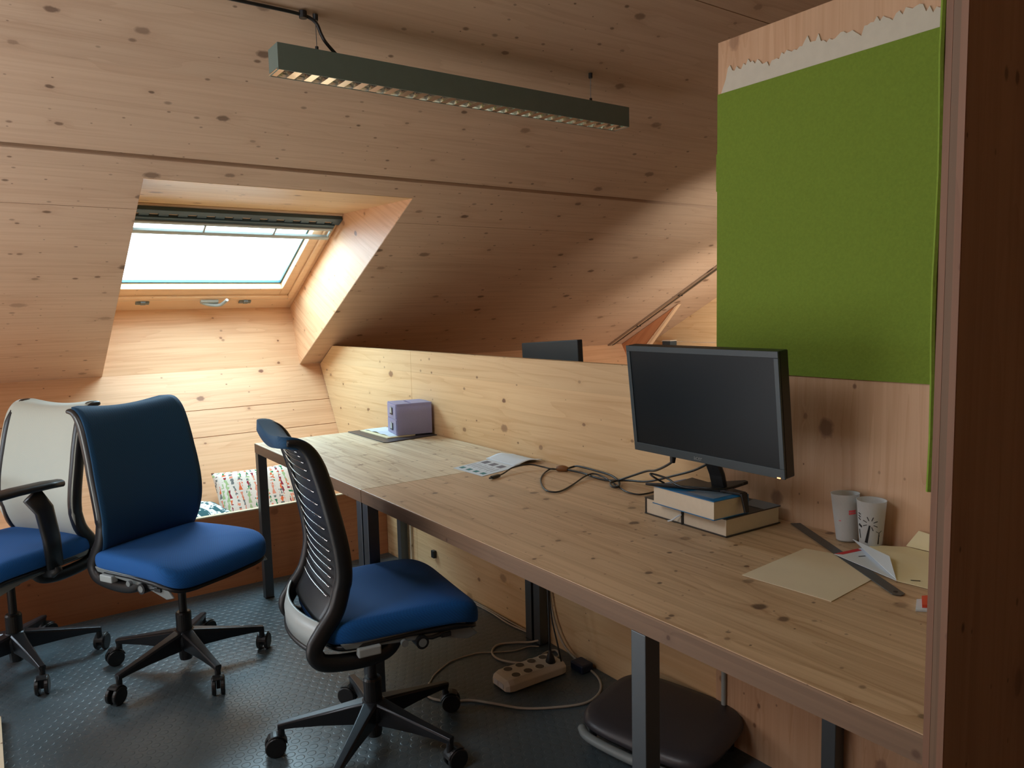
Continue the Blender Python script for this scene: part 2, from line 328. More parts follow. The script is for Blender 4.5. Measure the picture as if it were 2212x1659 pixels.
        for p in me.polygons:
            n = p.normal; g = G0-n*G0.dot(n)
            if g.length < .35:
                g = Vector((0,0,1)) if abs(G0.z) < .5 else Vector((0,1,0)); g = g-n*g.dot(n)
                if g.length < .2: g = Vector((1,0,0))-n*n.x
            g.normalize(); vv = n.cross(g)
            ax = max(range(3), key=lambda i: abs(vv[i]))
            if vv[ax] < 0: vv = -vv
            for li in p.loop_indices:
                co = me.vertices[me.loops[li].vertex_index].co
                ul.data[li].uv = ((co.dot(g)+uvoff[0])*uvscale, (co.dot(vv)+uvoff[1]+.37*round(n.dot(Vector((1,2,3))), 1))*uvscale)
        if smooth: me.polygons.foreach_set('use_smooth', [True]*len(me.polygons))
        me.update()
        o = bpy.data.objects.new(name, me); COL.objects.link(o)
        if parent is not None: o.parent = parent
        if solid: md = o.modifiers.new('solid', 'SOLIDIFY'); md.thickness = solid; md.offset = 0
        if bevel: md = o.modifiers.new('bevel', 'BEVEL'); md.width = bevel; md.segments = 2; md.limit_method = 'ANGLE'; md.angle_limit = math.radians(40)
        if subsurf: md = o.modifiers.new('sub', 'SUBSURF'); md.levels = subsurf; md.render_levels = subsurf
        if label: o['label'] = label
        return o
def catmull(pts, k=6, closed=False):
    pts = [Vector(p) for p in pts]; n = len(pts); out = []
    rng = range(n if closed else n-1)
    for i in rng:
        if closed: a, b, c, d = pts[i-1], pts[i], pts[(i+1) % n], pts[(i+2) % n]
        else: a, b, c, d = pts[max(i-1, 0)], pts[i], pts[i+1], pts[min(i+2, n-1)]
        for j in range(k):
            t = j/k
            out.append(.5*((2*b)+(c-a)*t+(2*a-5*b+4*c-d)*t*t+(3*b-a-3*c+d)*t**3))
    if not closed: out.append(pts[-1])
    return out
def tag(o, label, cat, group=None):
    o['label'] = label; o['category'] = cat
    if group: o['group'] = group
    return o
def thing(name, label, cat, loc=(0, 0, 0), rz=0, group=None):
    o = bpy.data.objects.new(name, None); COL.objects.link(o); o.location = loc; o.rotation_euler = (0, 0, rz); o.empty_display_size = .1
    return tag(o, label, cat, group)
def struct(o): o['kind'] = 'structure'; return o

# ---------------------------------------------------------------- room shell
MS, C0 = .5221, 1.6144
def cz(y): return C0-MS*y
XL, XR = -1.24, -.128          # skylight shaft
YT, YB = -.4435, 1.1355
XW, XE = -4.6, 5.0
def slab(mb, x0, x1, y0, y1, t=.12, up=0.0, mat=0):
    mb.prism([(x0, y0, cz(y0)+up), (x1, y0, cz(y0)+up), (x1, y1, cz(y1)+up), (x0, y1, cz(y1)+up)], (0, 0, t), mat)
c = MB(); g = .0016
YS1, YS2, YS3 = -.27, -.553, -1.586
XG = 2.50
for xa, xb in ((XW, XL), (XR, XG)):
    slab(c, xa, xb, YS1+g, YB)
    slab(c, xa, xb, YS2+.011, YS1-g)
slab(c, XL, XR, YS2+.011, YT)
slab(c, XW, XG, YS3+g, YS2-.011); slab(c, XW, XG, -5.2, YS3-g)
struct(c.build('ceiling', W['ceiling'], grain=(1, 0, 0)))
c = MB()
for xa, xb in ((XW, XL), (XR, XG)): slab(c, xa, xb, YT, YB+.3, .04, .122)
slab(c, XW, XG, -5.2, YT, .04, .122)
struct(c.build('ceiling', W['ceiling'], grain=(1, 0, 0)))
c = MB(); c.box((XW, -5.2, -.05), (XE, .8, 0)); struct(c.build('floor', floorm))
KW = .6267
def wy(z): return .867+KW*(z-.593)      # leaning lower wall
c = MB()
zs = [.02, .659, .803, 1.028]
for a, b in zip(zs[:-1], zs[1:]):
    a2, b2 = a+.0016, b-(.0016 if b < 1 else 0)
    c.prism([(XW, wy(a2), a2), (XE, wy(a2), a2), (XE, wy(b2), b2), (XW, wy(b2), b2)], (0, .05, -.03))
struct(c.build('wall_back', W['wall'], grain=(1, 0, 0)))
c = MB(); c.prism([(XW, wy(0)+.052, -.04), (XE, wy(0)+.052, -.04), (XE, wy(1.0)+.052, .968), (XW, wy(1.0)+.052, .968)], (0, .04, -.02)); struct(c.build('wall_back_leak_stop', W['wall'], grain=(1, 0, 0)))  # unseen backing slab added to stop light leaking through the wall seams
# shaft of the skylight
c = MB()
QY, QZ = .357, 1.868; RY, RZ = 1.272, 1.395
for x0, dx in ((XR-.0015, .03), (XL+.0015, -.03)):
    c.prism([(x0, YT, cz(YT)+.003), (x0, QY+.02, QZ+.012), (x0, QY+.02, QZ+.10), (x0, RY+.10, RZ+.10), (x0, RY, RZ), (x0, YB, cz(YB)+.003)], (dx, 0, 0))
struct(c.build('trim_1', W['wall'], grain=(0, .9, .42), uvoff=(.3, .1)))
c = MB(); c.prism([(XL, YT-.001, cz(YT)-.001), (XL, QY+.03, QZ), (XL, QY+.03, QZ+.03), (XL, YT-.001, cz(YT)+.06)], (XR-XL, 0, 0))
struct(c.build('trim_2', W['partition'], grain=(1, 0, 0), uvoff=(1.3, .4)))
c = MB(); c.prism([(XL, YB-.002, cz(YB)-.004), (XL, RY, RZ+.02), (XL, RY+.04, RZ+.02), (XL, YB+.04, cz(YB)-.02)], (XR-XL, 0, 0))
struct(c.build('trim_3', W['wall'], grain=(1, 0, 0), uvoff=(2.3, .7)))
# bench front under the leaning wall
BF, BZ = .2294, .3753
t = thing('window_bench', 'built-in spruce bench box under the leaning wall with pale top edge', 'bench', (0, BF, 0))
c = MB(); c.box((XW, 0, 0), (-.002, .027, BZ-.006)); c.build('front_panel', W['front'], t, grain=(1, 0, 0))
c = MB(); c.box((XW, -.0005, BZ-.006), (-.002, .028, BZ)); c.build('edge_strip', W['deskpale'], t, grain=(1, 0, 0), label='pale top edge')
c = MB(); c.box((XW, .03, .15), (-.002, .335, .17)); c.build('seat', W['wall'], t, grain=(1, 0, 0))
# partition behind the desk
HP = 1.138; JY = -.118
def partition_poly(y0, y1, full):
    if full: return [(0, y0, 0), (0, .50, 0), (0, wy(.02)-.004, .02), (0, wy(.593)-.004, .593), (0, YB-.012, cz(YB)-.006), (0, .9118-.006, HP), (0, y0, HP)]
    return [(0, y0, 0), (0, y1, 0), (0, y1, HP), (0, y0, HP)]
c = MB(); c.prism(partition_poly(JY+.001, 0, True), (.03, 0, 0)); c.prism(partition_poly(-2.06, JY-.001, False), (.03, 0, 0))
struct(c.build('wall_right', W['partition'], grain=(0, 1, 0)))
# tall end panel with felt
c = MB(); c.box((-.004, -3.082, 0), (.036, -2.061, 2.073)); struct(c.build('wall_right_end', W['panel'], grain=(0, 0, 1)))
c = MB(); c.box((-.0095, -3.054, 1.142), (-.0045, -2.063, 1.930))
c.box((-.0095, -2.0632, 1.66), (-.0045, -2.0595, 1.765))
tag(c.build('felt_sheet', felt, grain=(0, 0, 1)), 'large green felt sheet glued on the wooden end panel', 'pinboard')
random.seed(3)
pts = [(-.0075, -3.054, 1.925), (-.0075, -2.10, 1.925)]
top = []
n = 130
for i in range(n+1):
    y = -2.075-(3.054-2.075)*i/n
    h = .046+.006*math.sin(i*.55)+.016*random.random()*(1 if i % 4 else 1.5)+(.008*math.sin(i*.21))
    if i < 3: h = .004+.016*i
    top.append((-.0075, y, 1.929+h))
c = MB(); c.prism([(-.0075, -2.075, 1.926)]+top+[(-.0075, -3.054, 1.926)], (.0035, 0, 0))
tag(c.build('glue_residue', plaster), 'ragged off-white glue strip above the green felt', 'glue strip')
# side board close to the camera
t = thing('side_board', 'three-layer wooden side board standing at the near end of the desk', 'board', (-.80, -3.082, 0))
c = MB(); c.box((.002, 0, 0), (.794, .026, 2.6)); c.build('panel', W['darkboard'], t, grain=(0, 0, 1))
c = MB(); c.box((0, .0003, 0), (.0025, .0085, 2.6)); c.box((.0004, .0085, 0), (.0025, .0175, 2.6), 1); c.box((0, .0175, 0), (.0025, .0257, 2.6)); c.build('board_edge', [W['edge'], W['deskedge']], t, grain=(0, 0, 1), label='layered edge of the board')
c = MB()
c.sweep([(-.797+.003*math.sin(i*1.3)*(1 if i < 9 else 0), -3.0525-.0005*i*0, 1.09+i*.068) for i in range(23)], (.0045, .0035), up=(0, 1, 0), n=6)
c.box((-.792, -3.0555, 1.12), (-.30, -3.0525, 2.55))
tag(c.build('felt_strip', felt), 'narrow green felt edge hanging down the side board', 'felt')
# left board, barely in the frame
# neighbouring bay behind the partition
c = MB(); g2 = XG
slab(c, XG+.075, 3.10, -5.2, YB+.5)
struct(c.build('ceiling', W['ceiling'], grain=(1, 0, 0), uvoff=(5, 2)))
c = MB(); c.prism([(XG, -2, cz(-2)-.012), (XG, 1.45, cz(1.45)-.012), (XG, 1.45, cz(1.45)+.07), (XG, -2, cz(-2)+.07)], (.018, 0, 0))
c.prism([(XG+.056, -2, cz(-2)-.006), (XG+.056, 1.45, cz(1.45)-.006), (XG+.056, 1.45, cz(1.45)+.07), (XG+.056, -2, cz(-2)+.07)], (.02, 0, 0))
c.prism([(XG+.018, -2, cz(-2)+.05), (XG+.018, 1.45, cz(1.45)+.05), (XG+.018, 1.45, cz(1.45)+.07), (XG+.018, -2, cz(-2)+.07)], (.04, 0, 0))
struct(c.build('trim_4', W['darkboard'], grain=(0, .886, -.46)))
t = thing('cable_conduit', 'dark cable conduit running down the far slanted ceiling edge', 'conduit')
c = MB(); c.tube([(XG+.030, -1.5, cz(-1.5)-.002), (XG+.030, 1.4, cz(1.4)-.002)], .011, 8); c.build('pipe', chrome, t)
c = MB(); c.box((XG+.018, 0, 0), (XG+.0181, .001, .001)) if False else c.prism([(XG+.042, -1.5, cz(-1.5)-.010), (XG+.042, 1.42, cz(1.42)-.010), (XG+.042, 1.42, cz(1.42)+.05), (XG+.042, -1.5, cz(-1.5)+.05)], (.014, 0, 0)); c.build('rail', black, t)
for y in (-.1, .38, .82, 1.18):
    c = MB(); c.box((XG+.016, y-.012, cz(y)-.012), (XG+.06, y+.012, cz(y)+.03)); c.build('clip', black, t)
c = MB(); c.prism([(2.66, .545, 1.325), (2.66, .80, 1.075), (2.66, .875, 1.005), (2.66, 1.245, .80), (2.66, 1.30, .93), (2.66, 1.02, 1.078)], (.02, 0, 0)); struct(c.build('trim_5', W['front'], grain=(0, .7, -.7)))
c = MB(); c.prism([(2.655, .500, 1.345), (2.655, .535, 1.327), (2.655, .885, .985), (2.655, .845, .985)], (.035, 0, 0)); struct(c.build('trim_6', W['sash'], grain=(0, .7, -.7)))
c = MB(); c.box((3.02, -5.2, 0), (3.07, 2.4, 1.030)); c.box((3.02, -5.2, 1.033), (3.07, 2.4, 4.4)); struct(c.build('wall_far', W['partition'], grain=(0, 1, 0)))
# room behind the camera and to the left: closes the space
c = MB(); c.box((XW-.05, -5.2, 0), (XW, 1.2, 4.5)); struct(c.build('wall_left', W['wall'], grain=(0, 1, 0)))
c = MB(); c.box((XW, -5.25, 0), (XE, -5.2, 4.6)); struct(c.build('wall_front', W['wall'], grain=(1, 0, 0)))

# ---------------------------------------------------------------- skylight window
wt = bpy.data.objects.new('window_1', None); COL.objects.link(wt); wt['kind'] = 'structure'
SD = Vector((0, .88646, -.46280)); P0 = Vector((0, QY, QZ))
wt.location = (0, QY, QZ); wt.rotation_euler = (-math.atan2(.46280, .88646), 0, 0)     # local x, y = down the slope, z = outwards
SL = 1.03
def ring_frame(mb, x0, x1, y0, y1, wx, wy0, wy1, z0, z1):
    mb.box((x0, y0, z0), (x0+wx, y1, z1)); mb.box((x1-wx, y0, z0), (x1, y1, z1))
    mb.box((x0+wx, y0, z0), (x1-wx, y0+wy0, z1)); mb.box((x0+wx, y1-wy1, z0), (x1-wx, y1, z1))
c = MB(); ring_frame(c, XL+.002, XR-.002, -.01, SL, .022, .03, .115, -.012, .09); c.build('window_frame', W['sash'], wt, grain=(1, 0, 0), bevel=.003)
c = MB(); ring_frame(c, XL+.026, XR-.026, .022, .885, .085, .06, .085, -.005, .055)
ring_frame(c, XL+.026, XR-.026, .03, .900, .030, .03, .030, -.022, -.004)
c.build('sash', W['sash'], wt, grain=(1, 0, 0), bevel=.004)
c = MB(); ring_frame(c, XL+.111, XR-.111, .082, .800, .010, .01, .010, .034, .050); c.build('gasket', plain('gasket', srgb(40, 92, 104), .4), wt)
c = MB(); c.box((XL+.119, .09, .040), (XR-.119, .792, .046)); c.build('pane', glass, wt)
blueg = plain('ventilation_flap', srgb(70, 92, 104), .4, .3)
c = MB(); c.box((XL+.006, .004, -.034), (XR-.006, .034, -.012)); c.box((XL+.006, .060, -.036), (XR-.03, .090, -.014))
for i in range(13):
    x = XL+.03+i*.086; c.box((x, .03, -.03), (x+.045, .064, -.018))
c.build('ventilation_grille', blueg, wt, bevel=.002)
c = MB(); c.box((XL+.028, .155, -.050), (XR-.034, .182, -.032))
c.box((XL+.028, .085, -.044), (XR-.034, .105, -.026))
for x in (XL+.03, XL+.415, XL+.765, XR-.048): c.box((x, .10, -.048), (x+.010, .160, -.034))
c.build('ventilation_flap_bar', palegrey, wt, bevel=.003)
c = MB(); c.box((-.70, .893, -.038), (-.60, .918, -.022)); c.tube([(-.69, .912, -.034), (-.64, .918, -.046), (-.595, .912, -.050), (-.575, .885, -.050), (-.565, .845, -.052)], .010, 8, smooth=4); c.build('handle', palegrey, wt, bevel=.002)
for x in (-1.0, -.43):
    c = MB(); c.box((x-.04, .925, -.02), (x+.03, .95, -.010)); c.box((x-.015, .918, -.026), (x+.01, .945, -.016)); c.build('latch', greyp, wt)
# strip of light metal between sash and frame
c = MB(); c.box((XL+.03, .902, -.015), (XR-.03, .911, -.008)); c.build('weather_strip', palegrey, wt)

# ---------------------------------------------------------------- desks
T = .74; TH = .045
def desk(y0, y1, topmat, lab, legs, x0=-.762, x1=-.006, hole=None):
    t = thing('desk', lab, 'desk', (x0, y0, 0)); L = y1-y0; D = x1-x0
    c = MB(); c.box((.0015, 0, T-TH), (D, L, T)); c.build('tabletop', topmat, t, grain=(0, 1, 0), uvoff=(y0, x0), bevel=.0015)
    c = MB(); c.box((0, .001, T-TH+.001), (.0014, L-.001, T-.0015)); c.build('table_edge', W['deskedge'], t, grain=(0, 1, 0), uvoff=(y0, 0), label='layered front edge')
    for (lx, ly) in legs:
        c = MB(); c.box((lx-x0-.02, ly-y0-.02, .004), (lx-x0+.02, ly-y0+.02, T-TH)); c.box((lx-x0-.021, ly-y0-.021, 0), (lx-x0+.021, ly-y0+.021, .004), 1)
        c.build('leg', [steel, black], t, bevel=.0015)
    for yy in sorted(set(ly for _, ly in legs)):
        c = MB(); c.box((.04, yy-y0-.015, T-TH-.006), (D-.06, yy-y0+.015, T-TH)); c.build('bracket', blackmetal, t)
    return t
desk(-1.1775, .02, W['deskpale'], 'pale bleached spruce desk at the window end of the row', [(-.742, -.005), (-.742, -1.155), (-.03, -.01), (-.03, -1.150)])
desk(-3.050, -1.1795, W['desk'], 'long tan spruce desk carrying the monitor, against the green-felt panel', [(-.742, -1.205), (-.742, -2.490), (-.03, -1.205), (-.03, -2.465)])
# desk on the far side of the partition with its monitor
t = thing('desk', 'spruce desk hidden behind the low partition under the second monitor', 'desk', (.04, -2.0, 0))
c = MB(); c.box((0, 0, T-TH), (.76, 2.0, T)); c.build('tabletop', W['desk'], t, grain=(0, 1, 0))
for lx in (.03, .73):
    for ly in (.03, 1.97):
        c = MB(); c.box((lx-.02, ly-.02, 0), (lx+.02, ly+.02, T-TH)); c.build('leg', steel, t)

# ---------------------------------------------------------------- monitors
def monitor(t, w_, h_, cx, cz_, yaw, tilt, neckz, front=True, basearms=None):
    M = Matrix.Rotation(yaw, 4, 'Z') @ Matrix.Rotation(tilt, 4, 'X')       # local x right, -y front, z up
    M = Matrix.Translation((cx, 0, cz_)) @ M
    d = .032; b = .013
    c = MB()
    c.box((-w_/2, 0, -h_/2), (w_/2, d, h_/2), 0, M)
    c.build('case', black, t, bevel=.003)
    c = MB()
    c.box((-w_/2, -.006, -h_/2), (w_/2, -.0002, -h_/2+.024), 0, M); c.box((-w_/2, -.006, h_/2-b-.003), (w_/2, -.0002, h_/2), 0, M)
    c.box((-w_/2, -.006, -h_/2+.024), (-w_/2+b, -.0002, h_/2-b-.003), 0, M); c.box((w_/2-b, -.006, -h_/2+.024), (w_/2, -.0002, h_/2-b-.003), 0, M)
    c.build('bezel', bezel, t, bevel=.0012)
    c = MB(); c.box((-w_/2+b, -.0035, -h_/2+.024), (w_/2-b, -.0004, h_/2-b-.003), 0, M); c.build('screen', screenm, t)
    return M
bezel = plain('monitor_bezel', srgb(54, 66, 72), .35)
screenm = plain('screen_off', srgb(12, 22, 28), .32, noise=.02, spec=.3)
mt = thing('monitor', 'large black monitor standing on two thick books on the tan desk', 'monitor', (-.20, -2.219, .845))
MM = monitor(mt, .51, .305, -.067, .235, -PI/2-.031, .107, .0)
# logo lettering, power light
def text(body, size, M, mat, name, parent, ext=.0004):
    cu = bpy.data.curves.new(name, 'FONT'); cu.body = body; cu.size = size; cu.extrude = ext; cu.align_x = 'CENTER'; cu.align_y = 'CENTER'
    cu.materials.append(mat); o = bpy.data.objects.new(name, cu); COL.objects.link(o); bpy.context.view_layer.update(); me = bpy.data.meshes.new_from_object(o); bpy.data.objects.remove(o); o = bpy.data.objects.new(name, me); COL.objects.link(o); o.parent = parent; o.matrix_local = M; return o
lm = plain('logo_grey', srgb(140, 146, 148), .35, .6)
text('acer', .017, MM @ Matrix.Translation((-.012, -.0066, -.141)) @ Matrix.Rotation(PI/2, 4, 'X'), lm, 'logo', mt)
ledm = bpy.data.materials.new('power_light'); ledm.use_nodes = True; ledm.node_tree.nodes['Principled BSDF'].inputs['Emission Color'].default_value = (1, .35, .08, 1); ledm.node_tree.nodes['Principled BSDF'].inputs['Emission Strength'].default_value = 3
c = MB(); c.box((.234, -.0072, -.1515), (.243, -.006, -.1490), 0, MM); c.build('power_light', ledm, mt)
# neck and foot
c = MB(); c.sweep([(-.030, .003, .16), (-.022, .002, .10), (.004, 0, .045), (.014, 0, .012)], lambda q: (.024, .009), up=(1, 0, 0), n=8, power=.5)
c.build('neck', black, mt, bevel=0)
c = MB()
hub = (.012, 0)
outline = [(-.104, .160), (-.060, .105), (.040, .118), (.030, .05), (.124, .0), (.118, -.014), (.03, -.025), (-.012, -.022), (-.03, .02), (-.098, .146)]
c.prism([(x, y, .0015) for x, y in outline], (0, 0, .009)); c.build('foot', black, mt, bevel=.002)
c = MB(); c.prism([(-.014, .0, .0015), (.030, .0, .0015), (.022, -.080, .0015), (-.002, -.080, .0015)], (0, 0, .007)); c.prism([(.022, -.079, .006), (-.002, -.079, .006), (-.010, -.098, -.040), (.006, -.098, -.040)], (0, -.005, .002)); c.build('foot_strut', black, mt, bevel=.001)
m2 = thing('monitor', 'dark monitor seen from behind above the low partition', 'monitor', (.52, -.62, T))
c = MB(); Mx = Matrix.Translation((0, 0, .28)) @ Matrix.Rotation(-.06, 4, 'X')
c.box((-.02, -.222, -.14), (.012, .222, .155), 0, Mx); c.build('case', bezel, m2, bevel=.004)
c = MB(); c.box((.0125, -.21, -.125), (.014, .21, .143), 0, Mx); c.build('screen', screenm, m2)
c = MB(); c.box((.02-.015, -.03, .008), (.0, .03, .2)); c.build('neck', black, m2)
c = MB(); c.box((-.09, -.11, 0), (.09, .11, .01)); c.build('foot', black, m2, bevel=.004)
t = thing('dark_box', 'small dark box with pale top far behind the partition, left of the felt', 'box', (2.92, .835, .0))
c = MB(); c.box((-.04, -.045, 0), (.04, .045, 1.042)); c.build('case', bezel, t, bevel=.004)
c = MB(); c.box((-.039, -.044, 1.0422), (.039, .044, 1.050)); c.build('lid', whitep, t, label='pale top')

# ---------------------------------------------------------------- office chairs
def prof(pts, k=8): return catmull([Vector((x, 0, z)) for x, z in pts], k)
BACK = [(-.190, .470), (-.150, .530), (-.128, .610), (-.130, .690), (-.148, .790), (-.172, .895), (-.196, .965), (-.228, 1.000), (-.272, 1.006)]
HOOK = [(-.128, .610), (-.148, .535), (-.186, .478), (-.208, .435), (-.190, .398), (-.130, .381), (-.050, .376), (.004, .388), (.030, .425)]
def halfw(t):      # along the back from bottom (0) to top (1)
    return .192+.030*math.sin(min(1, t*1.9)*PI*.62)-.012*max(0, t-.5)*2
def make_chair(name, label, loc, face, legangle, backmat, rearmat, arms=False, seatshift=0.0, pale=False, group=None, upoff=-.012, piping=True):
    t = thing(name, label, 'chair', (loc[0], loc[1], 0), math.radians(face), group)
    # seat: superellipse pad with waterfall front
    def sx(a, r):
        ca, sa = math.cos(a), math.sin(a); p = .30
        x = math.copysign(abs(ca)**p, ca)*.235*r; y = math.copysign(abs(sa)**p, sa)*(.238-.012*(x < 0))*r
        return x+.022+seatshift, y
    def drop(x, y): 
        q = max(0, (x-seatshift-.13)/.127); e = .006*(y/.24)**2
        return -.036*q**2+e
    c = MB(); k = 40; rs = []
    for r, z in ((.02, .4985), (.35, .4990), (.7, .5), (.88, .4985), (.95, .494), (.985, .485), (1.0, .472), (1.0, .450), (.992, .436), (.96, .430), (.5, .430), (.02, .430)):
        ring = []
        for j in range(k):
            x, y = sx(2*PI*j/k, r); ring.append((x, y, z+drop(x, y)))
        rs.append(ring)
    c.rings(rs); c.build('seat', seatblue, t, smooth=True, subsurf=1)
    # seat pan under the pad
    c = MB(); rs = []
    for r, z in ((.3, .429), (.97, .429), (.975, .420), (.93, .410), (.3, .410)):
        ring = []
        for j in range(k):
            x, y = sx(2*PI*j/k, r); ring.append((x, y, z+drop(x, y)-(.012 if x > .12 else 0)*0))
        rs.append(ring)
    c.rings(rs); c.build('seat_pan', black, t, smooth=True)
    for sgn in (-1, 1):
        c = MB(); c.prism([(-.175+seatshift, sgn*.218, .443), (.19+seatshift, sgn*.218, .430), (.235+seatshift, sgn*.218, .385), (.20+seatshift, sgn*.218, .375), (.10+seatshift, sgn*.218, .402), (-.02+seatshift, sgn*.218, .412), (-.16+seatshift, sgn*.218, .425)], (0, -sgn*.008, 0))
        c.build('seat_rail', greyp if not pale else greyp, t, bevel=.003)
    # mechanism
    c = MB(); c.box((-.10, -.10, .375), (.12, .10, .428)); c.box((-.05, -.185, .385), (.03, .185, .415)); c.cyl((.0, 0, .33), (0, 0, .38), .034)
    c.build('tilt_mechanism', black, t, bevel=.006)
    c = MB(); c.box((-.13+seatshift, -.232, .398), (-.065+seatshift, -.205, .424)); c.build('lever', palegrey, t, bevel=.004, label='pale grey paddle lever')
    c = MB(); c.cyl((.085, -.16, .402), (.085, -.232, .402), .019, 20); c.build('adjustment_knob', black, t)
    c = MB(); c.cyl((.085, -.2325, .402), (.085, -.2335, .402), .012, 16); c.build('knob_cap', greyp, t)
    c = MB(); c.cyl((.03, -.228, .415), (.03, -.240, .415), .010, 16); c.build('pivot_cap', greyp, t)
    c = MB(); c.tube([(.085, -.21, .41), (.12, -.215, .405), (.155, -.215, .41)], lambda q: .008, 8); c.box((.145, -.225, .400), (.175, -.195, .412)); c.build('height_lever', black, t)
    # back frame: two uprights that sweep down and under the seat
    B = prof(BACK); nB = len(B); H = prof(HOOK, 8)
    def pos(q):
        x = q*(nB-1); i = min(int(x), nB-2); return B[i].lerp(B[i+1], x-i)
    for sgn in (-1, 1):
        pts = []
        for i, p in enumerate(B[::-1]):
            q = 1-i/(nB-1)
            if p.z < .60: break
            if q > .965: continue
            pts.append((p.x+upoff, sgn*(halfw(q)-.014-upoff*.0), p.z))
        q0 = 1-(i)/(nB-1)
        hw = halfw(q0)-.014
        for j, p in enumerate(H[2:]):
            f = min(1, j/28); pts.append((p.x+upoff+(-.004-upoff)*f, sgn*(hw-.004+.0*f-.012*max(0, (j-30)/20)), p.z))
        n_ = len(pts)
        c = MB(); c.sweep(pts, lambda q: (.010+.013*min(1, q*6), .024-.005*min(1, q*1.6)), up=(0, 1, 0), n=12, power=.75)
        c.build('back_upright', black, t, smooth=True)
    # rear face behind the cushion and the spring wires across it
    def backsurf(q, s, off, bulge=.018, edge=.0):
        p = pos(q); d = (pos(min(1, q+.01))-pos(max(0, q-.01))).normalized(); nn = Vector((-d.z, 0, d.x))   # points backwards (-x)
        if nn.x > 0: nn = -nn
        hwid = halfw(q)-edge
        # rounded top corners
        if q > .93: hwid -= .035*((q-.93)/.07)**2
        y = s*hwid
        return p+nn*(off+bulge*(1-s*s)-.0)+Vector((0, y, 0))
    fo = -.016 if not pale else -.010
    c = MB(); nu, nv = 44, 22
    rs = []
    for i in range(nu):
        q = .045+(1-.045)*i/(nu-1)
        front = [backsurf(q, -1+2*j/(nv-1), fo-.003*(1-abs(-1+2*j/(nv-1))**6)) for j in range(nv)]
        rear = [backsurf(q, 1-2*j/(nv-1), fo+.010+.020*max(0, min(1, (q-.76)/.1))) for j in range(nv)]
        rs.append(front+rear)
    c.rings(rs); c.build('back_fabric', backmat, t, smooth=True)
    c = MB()
    rs = []
    for i in range(40):
        q = .03+(.90-.03)*i/39
        rs.append([backsurf(q, -.86+1.72*j/9, .000) for j in range(10)]+[backsurf(q, .86-1.72*j/9, -.003) for j in range(10)])
    c.rings(rs); c.build('back_panel', rearmat, t, smooth=True)
    nw = 19
    for i in range(nw):
        q = .16+(.915-.16)*i/(nw-1)
        c = MB(); c.tube([backsurf(q, -.68+1.36*j/12, .005, .022) for j in range(13)], .0019, 6); c.build('back_wire', chrome if not pale else palegrey, t, smooth=True)
    # lower cross band joining the uprights
    c = MB(); rs = []; rim = []
    for j in range(17):
        q_ = -1+2*j/16; y = q_*.205; bx = -.186-.045*(1-q_*q_)
        rs.append([(bx+.004, y, .505), (bx-.002, y, .505), (bx-.012, y, .466), (bx-.010, y, .428), (bx-.004, y, .428), (bx-.006, y, .466)]); rim.append((bx-.006, y, .420))
    c.rings(rs); c.build('lumbar_band', palegrey, t, smooth=True, label='pale grey band across the lower back')
    c = MB(); c.tube(rim, .009, 10); c.build('cross_bar', black, t, smooth=True)
    if piping:
        for sgn in (-1, 1):
            c = MB(); pts = [(backsurf(q/30, sgn, .003).x-.002, backsurf(q/30, sgn, .003).y+sgn*.006, backsurf(q/30, sgn, .003).z) for q in range(8, 31)]
            c.tube(pts, .0032, 6); c.build('back_piping', palegrey, t, smooth=True, label='pale edge of the back')
    if arms:
        for sgn in (-1, 1):
            c = MB(); c.sweep([(.0, sgn*.262, .436), (.015, sgn*.275, .55), (.035, sgn*.278, .66), (.075, sgn*.278, .722)], lambda q: (.030+.006*q, .014), up=(0, 1, 0), n=12, power=.6)
            c.sweep([(.0, sgn*.19, .418), (.0, sgn*.24, .420), (.0, sgn*.270, .445)], lambda q: (.03, .012), up=(1, 0, 0), n=10, power=.6)
            c.build('armrest_post', black, t, smooth=True)
            c = MB(); c.sweep([(-.035, sgn*.272, .742), (.02, sgn*.274, .746), (.13, sgn*.27, .746), (.23, sgn*.262, .740), (.27, sgn*.258, .732)], lambda q: (.040*(1-.25*abs(2*q-1)**4), .014), up=(0, 0, 1), n=14, power=.7)
            c.build('armrest_pad', black, t, smooth=True)
    # column and star base
    c = MB(); c.cyl((0, 0, .19), (0, 0, .345), .0145, 20); c.build('gas_lift', black, t, smooth=False)
    c = MB(); c.lathe([(0, .035), (.022, .035), (.024, .045), (.026, .10), (.028, .11), (.028, .215), (.024, .222), (.014, .223)], 24); c.build('column_housing', black, t, smooth=False)
    hubb = MB(); hubb.lathe([(.026, .083), (.040, .088), (.044, .128), (.040, .146), (.029, .152)], 24); hubb.build('base_hub', basealu, t, smooth=True)
    for i in range(5):
        a = math.radians(legangle+72*i-face)
        Mr = Matrix.Rotation(a, 4, 'Z')
        c = MB(); rs = []
        for r, wd, z1, z0 in ((.030, .025, .150, .078), (.08, .021, .140, .080), (.16, .0165, .124, .083), (.24, .0135, .109, .083), (.288, .0125, .100, .080)):
            rs.append([Mr @ Vector(p) for p in ((r, -wd*.75, z1), (r, wd*.75, z1), (r, wd, z1-.006), (r, wd*.7, z0), (r, -wd*.7, z0), (r, -wd, z1-.006))])
        c.rings(rs); c.build('base_leg', basealu, t, bevel=.0015)
        ca = bpy.data.objects.new('caster', None)
        cc = MB(); P = Mr @ Vector((.280, 0, 0)); tr = Vector((math.cos(a+2.2*(i*1.7 % 1-.3)), math.sin(a+2.2*(i*1.7 % 1-.3)), 0)); ax = Vector((-tr.y, tr.x, 0))
        cc.cyl(P+Vector((0, 0, .052)), P+Vector((0, 0, .096)), .0105, 14)
        ctr = P+tr*.018+Vector((0, 0, .0315))
